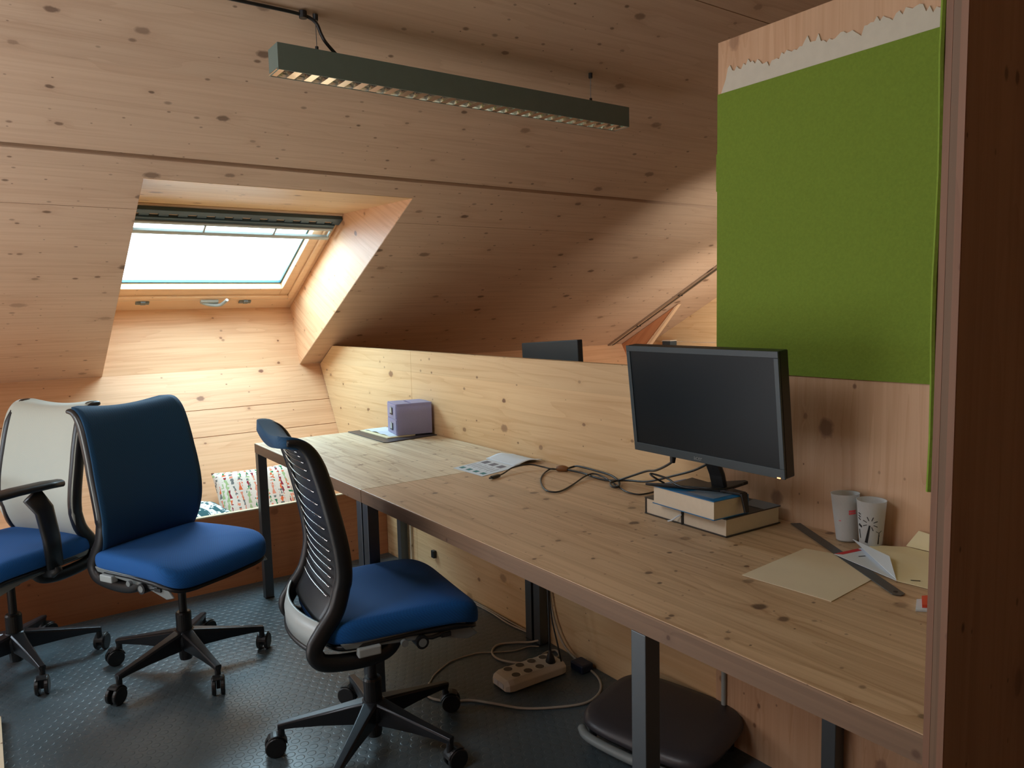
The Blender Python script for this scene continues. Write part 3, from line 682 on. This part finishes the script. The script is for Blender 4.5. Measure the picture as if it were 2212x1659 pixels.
        arc = [ctr+Vector((0, 0, 1))*(.034*math.sin(b))+tr*(.034*math.cos(b)) for b in [PI*(.30+.62*j/8) for j in range(9)]]
        cc.sweep(arc, (.0022, .019), up=tuple(ax), n=8, power=.5)
        cc.box((-.008, -.006, .02), (.012, .006, .058), 0, Matrix.Translation((P.x+tr.x*.008, P.y+tr.y*.008, 0)) @ Matrix.Rotation(math.atan2(tr.y, tr.x), 4, 'Z'))
        co = cc.build('caster', black, t, smooth=False)
        for sg in (-1, 1):
            cw = MB(); p0 = ctr+ax*(sg*.008); p1 = ctr+ax*(sg*.022)
            cw.tube([p0, p0.lerp(p1, .15), p0.lerp(p1, .8), p1], lambda q: .0312 if .1 < q < .95 else .0285, 24)
            cw.build('wheel', black, co, smooth=False)
    return t
make_chair('office_chair', 'blue-seated office chair with dark solid back, centre of the three, facing the camera', (-1.221, -.523), -62, 64, backnavy, black, seatshift=-.005)
make_chair('office_chair', 'blue-seated office chair nearest the desk, seen from behind with wired black back', (-.87, -1.45), -8, 8, backnavy, black, seatshift=.03, upoff=.003, piping=False)
make_chair('office_chair', 'office chair with pale mesh back and black armrests at the left edge', (-1.75, -.13), -148, 68, meshpale, greyp, arms=True, pale=True, piping=False)

# ---------------------------------------------------------------- ceiling lamp
LX0, LX1, LY0, LY1, LZ0, LZ1 = -.998, .426, -1.262, -1.178, 2.056, 2.133
t = thing('pendant_lamp', 'long dark grey linear pendant lamp with louvred reflector under the ceiling', 'lamp', ((LX0+LX1)/2, (LY0+LY1)/2, LZ0))
Lh = (LX1-LX0)/2; Wh = (LY1-LY0)/2; Hh = LZ1-LZ0
c = MB(); c.box((-Lh, -Wh, .0), (Lh, -Wh+.003, Hh)); c.box((-Lh, Wh-.003, 0), (Lh, Wh, Hh)); c.box((-Lh, -Wh+.003, Hh-.003), (Lh, Wh-.003, Hh))
c.box((-Lh, -Wh+.003, 0), (-Lh+.003, Wh-.003, Hh-.003)); c.box((Lh-.003, -Wh+.003, 0), (Lh, Wh-.003, Hh-.003)); c.build('housing', housing, t)
c = MB()
for sgn in (-1, 1):
    c.grid(lambda u, v: (-Lh+.005+u*(2*Lh-.01), sgn*(Wh-.004-.018*v*v), .001+.034*v), 2, 8)
nl = 26
for i in range(nl+1):
    x = -Lh+.008+i*(2*Lh-.016)/nl
    rs = []
    for wdt, z in ((.0008, .030), (.0025, .022), (.006, .012), (.011, .003), (.012, .001)):
        rs.append([(x-wdt, -Wh+.005, z), (x+wdt, -Wh+.005, z), (x+wdt, Wh-.005, z), (x-wdt, Wh-.005, z)])
    c.rings(rs)
c.build('louvre', alu, t, smooth=False, fixn=False)
tubem = bpy.data.materials.new('fluorescent_tube'); tubem.use_nodes = True; bb = tubem.node_tree.nodes['Principled BSDF']; bb.inputs['Base Color'].default_value = (.8, .8, .78, 1); bb.inputs['Emission Color'].default_value = (1, .82, .58, 1); bb.inputs['Emission Strength'].default_value = 3.0
c = MB(); c.tube([(-Lh+.02, 0, .048), (Lh-.02, 0, .048)], .008, 12); c.build('light_tube', tubem, t)
for wx in (-.86, .259):
    x = wx-(LX0+LX1)/2; top = cz(-1.22)-LZ0
    c = MB(); c.cyl((x, 0, Hh), (x, 0, top), .0012, 6); c.build('suspension_wire', steel, t)
    c = MB(); c.cyl((x, 0, Hh), (x, 0, Hh+.022), .0055, 10); c.cyl((x, 0, top-.02), (x, 0, top-.001), .008, 12); c.build('wire_fitting', blackmetal, t)
c = MB(); yc = -1.222
def cp(x, dy=0.0, drop=.010): return (x, yc+dy, cz(yc+dy)-drop)
c.tube([cp(-1.75), cp(-1.4), cp(-1.05, .0), cp(-.91, 0, .012), (-.865, yc-.006, 2.225), (-.850, yc-.012, 2.19), (-.838, yc-.018, 2.165), (-.80, yc-.01, 2.136)], .0055, 8, smooth=6)
tag(c.build('lamp_cable', black, smooth=True), 'black cable along the ceiling into the pendant lamp', 'cable')
c = MB(); z = cz(-1.222); c.cyl((-.90, -1.222, z-.022), (-.90, -1.222, z-.001), .012, 16); tag(c.build('cable_clip', black), 'small black cable clip on the ceiling above the lamp', 'clip')

# ---------------------------------------------------------------- things on the desk
# desk pad, papers, lilac drawer box
c = MB()
padpts = [(-.30, .012), (-.300, -.395), (-.285, -.412), (-.012, -.385), (-.012, .012)]
c.prism([(x, y, T+.0005) for x, y in padpts], (0, 0, .004)); tag(c.build('desk_pad', leather, bevel=.0015), 'dark leatherette desk pad under the lilac drawer box', 'desk pad')
def sheet(name, pts, z, mat, label, cat, th=.0008, parent=None, curl=0):
    c = MB(); c.prism([(x, y, z) for x, y in pts], (0, 0, th)); o = c.build(name, mat, parent)
    if parent is None: tag(o, label, cat)
    return o
sheet('notepad', [(-.247, -.02), (-.246, -.327), (-.10, -.33), (-.10, -.03)], T+.0048, cream, 'cream paper pad sticking out under the lilac drawer box', 'paper', .004)
c = MB()
def wavy(u, v):
    x = -.225+u*.12; y = -.31+v*.29; return (x, y, T+.0098+.006*abs(math.sin(v*9))*(1-u)*(v*(1-v)*4))
c.grid(wavy, 8, 24)
tag(c.build('crumpled_sheet', paper, solid=.0008), 'wrinkled white sheet on the cream pad beside the lilac box', 'paper')
bt = thing('drawer_box', 'translucent lilac plastic box with two small drawers on the dark pad', 'drawer box', (-.190, -.317, T+.0105), math.radians(-11))
bw, bd, bh = .175, .155, .150
c = MB()
c.box((0, .0, 0), (bw, .002, bh)); c.box((0, bd-.002, 0), (bw, bd, bh)); c.box((bw-.002, .002, 0), (bw, bd-.002, bh))
c.box((.002, .002, 0), (bw-.002, bd-.002, .002)); c.box((.002, .002, bh/2-.001), (bw-.002, bd-.002, bh/2+.001))
c.box((.0, .002, bh-.003), (.07, bd-.002, bh)); c.box((.085, .002, bh-.003), (bw-.002, bd-.002, bh)); c.box((.07, .002, bh-.003), (.085, .03, bh)); c.box((.07, bd-.03, bh-.003), (.085, bd-.002, bh))
c.box((.0, .0, bh/2-.004), (.004, bd, bh/2+.004)); c.box((-.002, -.001, bh-.010), (bw+.001, -.0002, bh+.001))
c.build('shell', lilac, bt)
for k in (0, 1):
    z0 = .004+k*bh/2; hh = bh/2-.008
    c = MB(); c.box((-.003, .006, z0), (.0, bd-.006, z0+hh)); c.box((.003, .008, z0+.002), (bw-.01, bd-.008, z0+.004)); c.box((.003, .008, z0+.004), (bw-.01, .010, z0+hh*.8)); c.box((.003, bd-.010, z0+.004), (bw-.01, bd-.008, z0+hh*.8))
    dr = c.build('drawer', lilac, bt)
    c = MB(); c.box((-.0065, .055, z0+.016), (-.003, .062, z0+.050)); c.box((-.0065, .055, z0+.016), (-.003, .098, z0+.020)); c.prism([(-.003, .066, z0+.022), (-.003, .096, z0+.022), (-.003, .096, z0+.044), (-.003, .081, z0+.054), (-.003, .066, z0+.044)], (-.003, 0, 0), 1)
    c.build('pull', [black, palegrey], dr, label='dark and silver pull plate')
    c = MB(); c.box((.02, .02, z0+.005), (.13, .12, z0+.04)); c.build('contents', plain('dim_contents_%d' % k, srgb(120, 70, 80) if k else srgb(70, 72, 76), .7), dr)
# flyers
fm = MB(); z = T+.0006
fp = [(-.345, -1.090), (-.340, -1.285), (-.115, -1.228), (-.10, -1.03)]
fm.prism([(x, y, z) for x, y in fp], (0, 0, .0008))
def onsheet(mb, P, u0, v0, du, dv, z, mat):
    f = lambda u, v: Vector(P[0]).lerp(Vector(P[3]), u).lerp(Vector(P[1]).lerp(Vector(P[2]), u), v)
    q = [f(u0, v0), f(u0+du, v0), f(u0+du, v0+dv), f(u0, v0+dv)]
    mb.prism([(p.x, p.y, z) for p in q], (0, 0, .0001), mat)
for i in range(4): onsheet(fm, fp, .08, .06+.24*i, .10, .13, z+.0009, 1)
for i in range(3): onsheet(fm, fp, .55, .08+.28*i, .16, .18, z+.0009, 2)
random.seed(5)
for i in range(8): onsheet(fm, fp, .26+.03*(i % 2), .07+.11*i, .2, .02, z+.0009, 2)
tag(fm.build('flyer', [paper, teal, plain('grey_print', srgb(118, 122, 136), .7)]), 'printed white flyer with teal blocks lying flat across the desk joint', 'paper')
c = MB()
def fold(u, v):
    x = -.150+u*.135; y = -1.02-v*.20; return (x, y, T+.0022+.012*(math.sin(u*PI)**2)*(1-v*.3)+.008*max(0, (v-.7)/.3)*u)
c.grid(fold, 14, 12); tag(c.build('folded_leaflet', paper, solid=.0008, smooth=True), 'blank folded white leaflet by the partition behind the flyer', 'paper')

# books
def book(name, lab, o, rz, wx, ly, h, cov, grp=None, thumb=False, z=T):
    t = thing(name, lab, 'book', (o[0], o[1], z), rz, grp)
    c = MB(); c.box((.004, .004, .0035), (wx-.006, ly-.003, h-.0035)); c.build('page_block', pages, t)
    c = MB(); c.box((0, 0, .0006), (wx, ly, .0032)); c.box((0, 0, h-.0032), (wx, ly, h)); c.build('cover', cov, t, bevel=.0008)
    return t, c
BH = .050
bt1 = thing('book', 'thickest dark-covered book at the bottom of the stack under the monitor', 'book', (-.258, -2.300, T+.0006), math.radians(-2))
c = MB(); c.box((.004, .004, .003), (.214, .294, BH-.004)); c.build('page_block', pages, bt1)
c = MB(); c.box((0, 0, 0), (.218, .300, .003)); c.box((0, 0, BH-.004), (.218, .300, BH-.001)); c.box((0.002, .2945, .003), (.218, .300, BH-.004)); c.build('cover', bookdark, bt1, bevel=.001)
c = MB(); c.box((-.001, .150, .0), (.004, .156, BH-.002)); c.tube([(-.001, .154, .028), (-.008, .165, .020), (-.014, .176, .010), (-.016, .19, .004)], .0022, 6, mat=1, smooth=3); c.build('clasp', [black, paper], bt1, label='dark band with white ribbon')
c = MB(); c.prism([(.15, .0, BH-.0008), (.218, .0, BH-.0008), (.218, .09, BH-.0008), (.15, .07, BH-.0008)], (0, 0, .0006)); c.build('cover_label', plain('cover_grey', srgb(112, 120, 128), .3), bt1)
z2 = T+BH
bt2 = thing('book', 'blue-covered thick book directly under the monitor foot', 'book', (-.296, -2.292, z2), math.radians(-3))
h2 = .051
c = MB(); c.box((.003, .003, .002), (.126, .222, h2-.003)); c.build('page_block', pages, bt2)
c = MB(); c.box((0, 0, 0), (.130, .226, .002)); c.box((0, 0, h2-.003), (.130, .226, h2-.0005)); c.box((.1265, 0, .002), (.130, .226, h2-.003)); c.build('cover', bookblue, bt2, bevel=.001)
c = MB(); c.box((.02, .02, h2-.0004), (.10, .11, h2+.0001)); c.build('cover_label', plain('cover_print', srgb(120, 140, 160), .35), bt2)
mt.location.z = z2+h2-.001

# cables on the desk
def D(z=.0): return T+z
P1 = [(-.300, -1.334), (-.268, -1.319), (-.204, -1.290), (-.139, -1.298), (-.110, -1.343), (-.104, -1.380), (-.088, -1.392), (-.085, -1.372), (-.100, -1.370), (-.154, -1.406), (-.229, -1.485), (-.297, -1.595), (-.299, -1.642), (-.263, -1.645), (-.174, -1.598), (-.085, -1.555), (-.046, -1.556), (-.045, -1.607), (-.081, -1.705), (-.118, -1.792), (-.116, -1.841), (-.085, -1.852), (-.050, -1.85)]
H1 = [.006, .008, .016, .018, .012, .010, .008, .006, .005]+[.0035]*6+[.010, .012, .008]+[.0035]*5
c = MB(); c.tube([(x, y, T+h+.0005) for (x, y), h in zip(P1, H1)], .0028, 8, smooth=6)
cb = c.build('cable', black, smooth=True); tag(cb, 'thin black cable looping over the desk with a loose plug', 'cable')
c = MB(); c.box((-.028, -.007, -.004), (.014, .007, .006), 0, Matrix.Translation((-.312, -1.335, T+.0058)) @ Matrix.Rotation(.3, 4, 'Z')); c.box((-.040, -.004, -.002), (-.028, .004, .003), 0, Matrix.Translation((-.312, -1.335, T+.0058)) @ Matrix.Rotation(.3, 4, 'Z')); c.build('plug', black, cb, bevel=.0015)
bpy.context.view_layer.update()
MM_world = Matrix.Translation(mt.location) @ MM
pA = MM_world @ Vector((-.125, .018, -.155))
path = [tuple(pA), (pA.x+.004, pA.y+.010, pA.z-.022), (-.17, -1.975, .852), (-.13, -1.895, .830), (-.085, -1.79, .792), (-.055, -1.700, .758), (-.085, -1.685, .750), (-.113, -1.719, .747), (-.100, -1.735, .747), (-.055, -1.690, .750), (-.030, -1.625, .756), (-.022, -1.545, .757), (-.018, -1.445, .757), (-.022, -1.415, .752), (-.060, -1.428, .749), (-.052, -1.50, .747), (-.063, -1.586, .746), (-.058, -1.645, .746), (-.040, -1.72, .756), (-.06, -1.83, .775), (-.10, -1.97, .822), (-.13, -2.08, .862), (-.175, -2.175, .905)]
c = MB(); c.tube(path, .0036, 8, smooth=6); c2 = c.build('monitor_cable', black, smooth=True); tag(c2, 'thicker black cable hanging from the monitor and knotted on the desk', 'cable')
c = MB(); c.cyl(pA+Vector((0, 0, .012)), pA+Vector((.0, .004, -.022)), .011, 14, r2=.007); c.build('connector', black, c2)
c = MB(); c.tube([(-.082, -1.388, T+.009), (-.068, -1.405, T+.010), (-.056, -1.425, T+.009)], lambda q: .0065+.006*math.sin(q*PI), 12, smooth=6)
tag(c.build('cable_tie', plain('brown_strap', srgb(128, 84, 44), .6), smooth=True), 'brown strap bundling the cables on the desk', 'cable tie')
c = MB(); c.tube([(-.255, -2.085, z2+h2+.004), (-.275, -2.06, z2+h2+.022), (-.265, -2.045, z2+h2+.026), (-.25, -2.09, z2+h2+.018), (-.275, -2.15, z2+h2+.014), (-.275, -2.20, z2+h2+.014), (-.22, -2.26, z2+h2+.014), (-.14, -2.26, z2+h2+.016)], .0028, 8, smooth=6)
tag(c.build('power_cable', black, smooth=True), 'thin dark lead lying over the monitor foot', 'cable')

# cups
def cup(loc, tilt, lab, deco):
    t = thing('plastic_cup', lab, 'cup', loc); t.rotation_euler = tilt
    ro, rb, h = .0335, .0245, .118
    c = MB(); c.lathe([(0, .003), (rb-.0015, .003), (rb, 0), (rb+.0005, .004), (ro, h), (ro+.0008, h+.0005), (ro-.0010, h), (rb-.001, .005), (0, .005)], 40); c.build('body', cupmat, t, smooth=True)
    c = MB()
    def on(a, z, e=.0006):       # point on the wall; a along the wall in metres
        r = rb+(ro-rb)*z/h+e; th = base+a/r; return Vector((r*math.cos(th), r*math.sin(th), z))
    base = deco[0]
    for (pts) in deco[1]:
        mt_ = pts[0]
        for i in range(len(pts[1])-1):
            (a0, z0, w0), (a1, z1, w1) = pts[1][i], pts[1][i+1]
            dx, dz = a1-a0, z1-z0; L = math.hypot(dx, dz); nx, nz = -dz/L, dx/L
            for e in range(max(1, int(L/.006))):
                k = max(1, int(L/.006)); f0, f1 = e/k, (e+1)/k
                A = (a0+dx*f0, z0+dz*f0, w0+(w1-w0)*f0); B_ = (a0+dx*f1, z0+dz*f1, w0+(w1-w0)*f1)
                q = [on(A[0]+nx*A[2], A[1]+nz*A[2]), on(B_[0]+nx*B_[2], B_[1]+nz*B_[2]), on(B_[0]-nx*B_[2], B_[1]-nz*B_[2]), on(A[0]-nx*A[2], A[1]-nz*A[2])]
                c.add(q, [(0, 1, 2, 3)], mt_)
    c.build('print', [ink, pink], t, solid=.0003, fixn=False)
    return t
def ang(x, y): return math.atan2(-3.518-y, -1.78-x)
bx = (-.012, 0)
dec = [(0, [(-.010, .018, .0035), (-.003, .062, .0018)])]
for k in range(8):
    a = .4+k*2*PI/8
    if k == 5: continue
    dec.append((0, [(-.002+.008*math.cos(a), .066+.008*math.sin(a), .0007), (-.002+.018*math.cos(a), .066+.018*math.sin(a), .0009)]))
dec.append((0, [(.017, .016, .0018), (.019, .044, .0008)]))
for k in range(3):
    a = .6+k*2.1; dec.append((0, [(.019, .044, .0006), (.019+.009*math.cos(a), .044+.009*math.sin(a), .0005)]))
for k in range(3): dec.append((0, [(-.034, .088-.006*k, .0012), (-.026, .086-.007*k, .0012)]))
dec.append((0, [(-.032, .06, .003), (-.022, .055, .0025)])); dec.append((0, [(-.030, .048, .0015), (-.026, .026, .0012)]))
cup((-.052, -2.567, T), (0, 0, 0), 'frosted plastic cup in front with black wind turbine print', (ang(-.05, -2.57), dec))
dec2 = [(1, [(-.004+.0, .078-.006*k, .0024), (.014, .079-.006*k, .0024)]) for k in range(2)]+[(1, [(-.028, .053, .0008), (-.022, .054, .0008)])]
cup((-.0420, -2.500, T+.0016), (-.06, .0, 0), 'frosted plastic cup leaning behind the turbine cup, with a pinkish print', (ang(-.05, -2.48)+.35, dec2))

# ruler
c = MB(); A = Vector((-.018, -2.338, 0)); B_ = Vector((-.297, -2.763, 0)); d = (B_-A).normalized(); n_ = Vector((-d.y, d.x, 0)); z = T+.0022
hw = .0135
c.prism([A-n_*hw+Vector((0,0,z)), A+n_*hw+Vector((0,0,z)), B_+n_*hw+Vector((0,0,z)), B_+d*.008+Vector((0,0,z)), B_-n_*hw+Vector((0,0,z))], (0, 0, .0012))
rl = c.build('ruler', steel, bevel=.0003); tag(rl, 'long grey steel ruler lying across the envelope', 'ruler')
c = MB(); pc = B_-d*.012+Vector((0, 0, z+.0012)); c.cyl(pc, pc+Vector((0, 0, .0003)), .0045, 14); c.build('hang_hole', ink, rl)
# envelopes
E = MB()
ep = [(-.447, -2.493), (-.178, -2.474), (-.255, -2.684), (-.433, -2.699)]
ep = [(-.447, -2.494), (-.182, -2.474), (-.163, -2.545), (-.250, -2.684), (-.433, -2.699)]
E.prism([(x, y, T+.0004) for x, y in ep], (0, 0, .0014)); tag(E.build('envelope', manila, bevel=.0004), 'large blank manila envelope lying flat in front of the cups', 'envelope')
E = MB(); E.prism([(-.176, -2.548, T+.0046), (-.080, -2.566, T+.0046), (-.232, -2.724, T+.0040)], (0, 0, .001)); 
E.prism([(-.176, -2.548, T+.0058), (-.165, -2.563, T+.0058), (-.105, -2.575, T+.0060), (-.100, -2.562, T+.0060)], (0, 0, .0002), 1)
E.prism([(-.085, -2.540, T+.020), (-.092, -2.57, T+.0062), (-.170, -2.655, T+.0065), (-.230, -2.722, T+.0058), (-.145, -2.662, T+.022)], (.001, 0, .0008))
E.prism([(-.150, -2.592, T+.0058), (-.135, -2.600, T+.0058), (-.137, -2.603, T+.0058), (-.152, -2.595, T+.0058)], (0, 0, .0002), 2)
tag(E.build('letter', [paper, red, ink]), 'opened white letter envelope with a red edge on the ruler', 'envelope')
E = MB(); E.prism([(-.070, -2.572, T+.010), (.0-.02, -2.640, T+.012), (-.02, -2.735, T+.012), (-.220, -2.785, T+.001), (-.228, -2.723, T+.002)], (0, 0, .0012))
E.prism([(-.205, -2.740, T+.0043), (-.195, -2.755, T+.0049), (-.197, -2.757, T+.0047), (-.207, -2.742, T+.0042)], (0, 0, .0003), 1)
tag(E.build('envelope', [cream, ink]), 'cream envelope leaning up behind the white letter next to the side board', 'envelope')
E = MB(); E.prism([(-.02, -2.636, T+.0145), (-.02, -2.70, T+.0145), (-.015, -2.72, T+.05), (-.012, -2.66, T+.055)], (.001, 0, .0006)); tag(E.build('torn_flap', cream), 'torn raised cream paper flap beside the side board', 'paper')
E = MB(); E.prism([(-.05, -2.585, T+.0005), (-.020, -2.580, T+.0005), (-.014, -2.63, T+.0005), (-.04, -2.63, T+.0005)], (0, 0, .0006)); tag(E.build('red_card', red), 'flat red card peeking out behind the cream envelope', 'card')
E = MB(); E.prism([(-.352, -2.824, T+.0005), (-.30, -2.80, T+.0005), (-.20, -2.86, T+.0005), (-.28, -2.90, T+.0005)], (0, 0, .004)); E.prism([(-.335, -2.828, T+.0046), (-.29, -2.805, T+.0046), (-.20, -2.86, T+.0046), (-.27, -2.89, T+.0046)], (0, 0, .006), 1)
tag(E.build('brochure', [paper, plain('orange_print', srgb(226, 78, 50), .5)]), 'white and orange brochure corner at the side board edge', 'brochure')

# ---------------------------------------------------------------- cushions on the bench
def cushion(name, lab, loc, rot, wx, hy, th, mat, uvm=1):
    c = MB(); n = 24
    def P(u, v, s):
        a, b = 2*u-1, 2*v-1; e = (1-abs(a)**4)*(1-abs(b)**4)
        px = a*wx/2*(1-.05*(1-abs(b)**2)*abs(a)**3); py = b*hy/2*(1-.06*(1-abs(a)**2)*abs(b)**3)
        return (px, s*(th/2*max(0, e)**.5)+.004*math.sin(a*9+b*3)*max(0, e), py)
    c.grid(lambda u, v: P(u, v, -1), n, n); c.grid(lambda u, v: P(u, v, 1), n, n)
    o = c.build(name, mat, smooth=True, weld=True, grain=(1, 0, 0)); o.location = loc; o.rotation_euler = rot; return tag(o, lab, 'cushion')
lean = -.56
cushion('cushion', 'long white cushion with coloured arrow pattern leaning on the window bench', (-.585, .615, .345), (lean, 0, .0), .44, .34, .09, cush)
def trimat():
    M, nt, b = newmat('teal_triangle_cotton'); L = nt.links; uv = N(nt, 'ShaderNodeUVMap'); sp = N(nt, 'ShaderNodeSeparateXYZ'); L.new(uv.outputs[0], sp.inputs[0])
    a = MATH(nt, 'FRACT', MATH(nt, 'MULTIPLY', sp.outputs[0], 5.0)); bb_ = MATH(nt, 'FRACT', MATH(nt, 'MULTIPLY', sp.outputs[1], 5.0))
    L.new(MIX(nt, MATH(nt, 'GREATER_THAN', a, bb_), srgb(226, 232, 230), srgb(44, 92, 98)), b.inputs['Base Color']); b.inputs['Roughness'].default_value = .9; return M
cushion('cushion', 'small teal and white triangle cushion behind the centre chair', (-.93, .46, .315), (-1.35, .12, .35), .34, .30, .11, trimat())

# ---------------------------------------------------------------- under the desk
# power strip
t = thing('power_strip', 'off-white six-socket power strip on the floor under the desk', 'power strip', (-.235, -1.405, 0), math.radians(-1.5))
c = MB(); Lp, Wp, Hp_ = .27, .118, .045
rs = []
for x, k in ((-Lp/2, .70), (-Lp/2+.012, .92), (-Lp/2+.03, 1), (Lp/2-.03, 1), (Lp/2-.012, .92), (Lp/2, .7)):
    rs.append([(x, -Wp/2*k, .004), (x, -Wp/2*k, .030*k), (x, -Wp/2*k+.014, Hp_*k), (x, Wp/2*k-.014, Hp_*k), (x, Wp/2*k, .030*k), (x, Wp/2*k, .004)])
c.rings(rs); c.build('casing', whitep, t, bevel=.003)
for i in range(4):
    for j in (-1, 1):
        c = MB(); x = -.078+i*.052; y = j*.026
        c.lathe([(.0195, Hp_-.0002), (.0195, Hp_+.0012), (.0175, Hp_+.0012), (.0165, Hp_+.0004), (0, Hp_+.0004)], 24, 0, Matrix.Translation((x, y, 0)))
        c.cyl((x, y, Hp_+.0004), (x, y, Hp_+.0007), .016, 20, mat=1)
        c.build('socket', [whitep, plain('socket_well', srgb(96, 88, 76), .6) if i+j == -1 else bpy.data.materials['socket_well']], t)
c = MB(); c.box((-Lp/2-.002, -.03, .010), (-Lp/2+.004, .0, .028)); c.box((-Lp/2-.002, .004, .010), (-Lp/2+.004, .03, .028)); c.build('switch', plain('switch_white', srgb(220, 224, 230), .3), t)
def floorcable(name, pts, r, mat, lab, z=None, cat='cable'):
    c = MB(); c.tube([(p[0], p[1], (p[2] if len(p) > 2 else r+.0005)) for p in pts], r, 8, smooth=6); return tag(c.build(name, mat, smooth=True), lab, cat)
floorcable('power_cable', [(-.10, -1.37, .02), (-.05, -1.345), (-.03, -1.30), (-.07, -1.29), (-.13, -1.31), (-.20, -1.32, .012), (-.245, -1.235), (-.240, -1.165), (-.185, -1.12), (-.12, -1.142), (-.07, -1.18, .006), (-.045, -1.215, .02)], .0042, cableg, 'grey cable coiled on the floor behind the power strip')
floorcable('floor_cable', [(-.55, -1.22, .004), (-.60, -1.30), (-.56, -1.375), (-.498, -1.413), (-.442, -1.487), (-.385, -1.567), (-.296, -1.629), (-.197, -1.669), (-.113, -1.645), (-.055, -1.58), (-.030, -1.50), (-.022, -1.43), (-.020, -1.35, .03), (-.016, -1.29, .09), (-.014, -1.25, .20), (-.015, -1.23, .40)], .0042, cableg, 'long pale grey cable looping round the power strip and up the partition')
floorcable('thin_cable', [(-.586, -1.254), (-.54, -1.21), (-.499, -1.173), (-.44, -1.14), (-.387, -1.12), (-.286, -1.126), (-.222, -1.165), (-.156, -1.20), (-.09, -1.205), (-.06, -1.23)], .0026, cableg, 'thinner pale cable arcing behind the nearest chair base')
for k in range(2):
    floorcable('wall_cable', [(-.012-.008*k, -.30+.02*k), (-.016-.012*k, -.60), (-.012-.010*k, -.83), (-.014-.016*k, -.98), (-.010-.006*k, -1.10)], .0034, cableg, ('upper' if k == 0 else 'outer')+' of two pale cables along the foot of the partition')
floorcable('plug_lead', [(-.158, -1.425, .055), (-.158, -1.425, .12), (-.14, -1.40, .25), (-.10, -1.34, .45), (-.085, -1.30, .66), (-.08, -1.28, .69)], .0045, black, 'thick black lead rising from the power strip to the desk')
floorcable('charger_lead', [(-.118, -1.445, .03), (-.13, -1.44, .10), (-.115, -1.38, .22), (-.085, -1.33, .45), (-.07, -1.30, .69)], .003, black, 'thin black lead running beside the thick lead')
t = thing('power_plug', 'black plug seated in the far socket of the power strip', 'plug', (-.158, -1.428, Hp_+.001))
c = MB(); c.lathe([(0, 0), (.017, 0), (.018, .004), (.014, .020), (.007, .034), (.005, .045), (0, .045)], 20); c.build('body', black, t, smooth=True)
t = thing('power_adapter', 'dark blue-black adapter block on the floor by the partition', 'adapter', (-.045, -1.475, 0))
c = MB(); c.box((-.03, -.035, 0), (.025, .035, .032)); c.build('body', plain('adapter_blue', srgb(24, 34, 58), .45), t, bevel=.006)
# conduit on the partition
c = MB(); c.cyl((-.010, -2.095, .07), (-.010, -2.095, T-TH-.001), .0075, 12); tag(c.build('conduit', palegrey), 'thin pale vertical conduit on the partition under the desk', 'conduit')
# hook on the partition by the first desk leg
c = MB(); c.cyl((-.0, -.075, .10), (-.0001, -.075, .10), .001, 6)
c = MB(); c.box((-.012, -.072, 0), (-.0005, -.060, T-TH-.008)); tag(c.build('wooden_batten', W['deskpale'], grain=(0, 0, 1)), 'narrow pale wooden batten on the partition behind the first desk leg', 'batten')
c = MB(); c.box((-.018, -.320, .112), (-.0004, -.292, .150)); tag(c.build('wall_outlet', black, bevel=.003), 'tiny dark outlet on the partition below the pale desk', 'outlet')
c = MB(); c.box((-2.6, -1.9, .0005), (-1.813, -.56, .022)); tag(c.build('floor_edging', W['deskpale'], grain=(0, 1, 0)), 'pale wooden floor edging at the lower left corner', 'edging')
# footrest
t = thing('footrest', 'black rounded footrest with grey front tube on the floor under the desk', 'footrest', (-.17, -1.99, 0), math.radians(12))
c = MB(); k = 40; rs = []
def fr(a, r):
    ca, sa = math.cos(a), math.sin(a); return math.copysign(abs(ca)**.5, ca)*.165*r, math.copysign(abs(sa)**.5, sa)*.225*r
for r, z in ((.02, .088), (.8, .088), (.93, .084), (.99, .072), (1, .060), (.97, .052), (.02, .050)):
    rs.append([(fr(2*PI*j/k, r)[0], fr(2*PI*j/k, r)[1], z+.12*(fr(2*PI*j/k, r)[0]+.16)) for j in range(k)])
c.rings(rs); c.build('platform', leather, t, smooth=True)
c = MB(); c.tube([(-.150, .19, .05), (-.178, .14, .048), (-.186, 0, .046), (-.178, -.14, .048), (-.150, -.19, .05)], .014, 12, smooth=5); c.build('front_tube', greyp, t, smooth=True)
for sx_, sy_ in ((-.12, .17), (-.12, -.17), (.11, .17), (.11, -.17)):
    c = MB(); c.cyl((sx_, sy_, .0), (sx_, sy_, .055+.1*(sx_+.16)), .012, 12); c.build('foot', black, t)
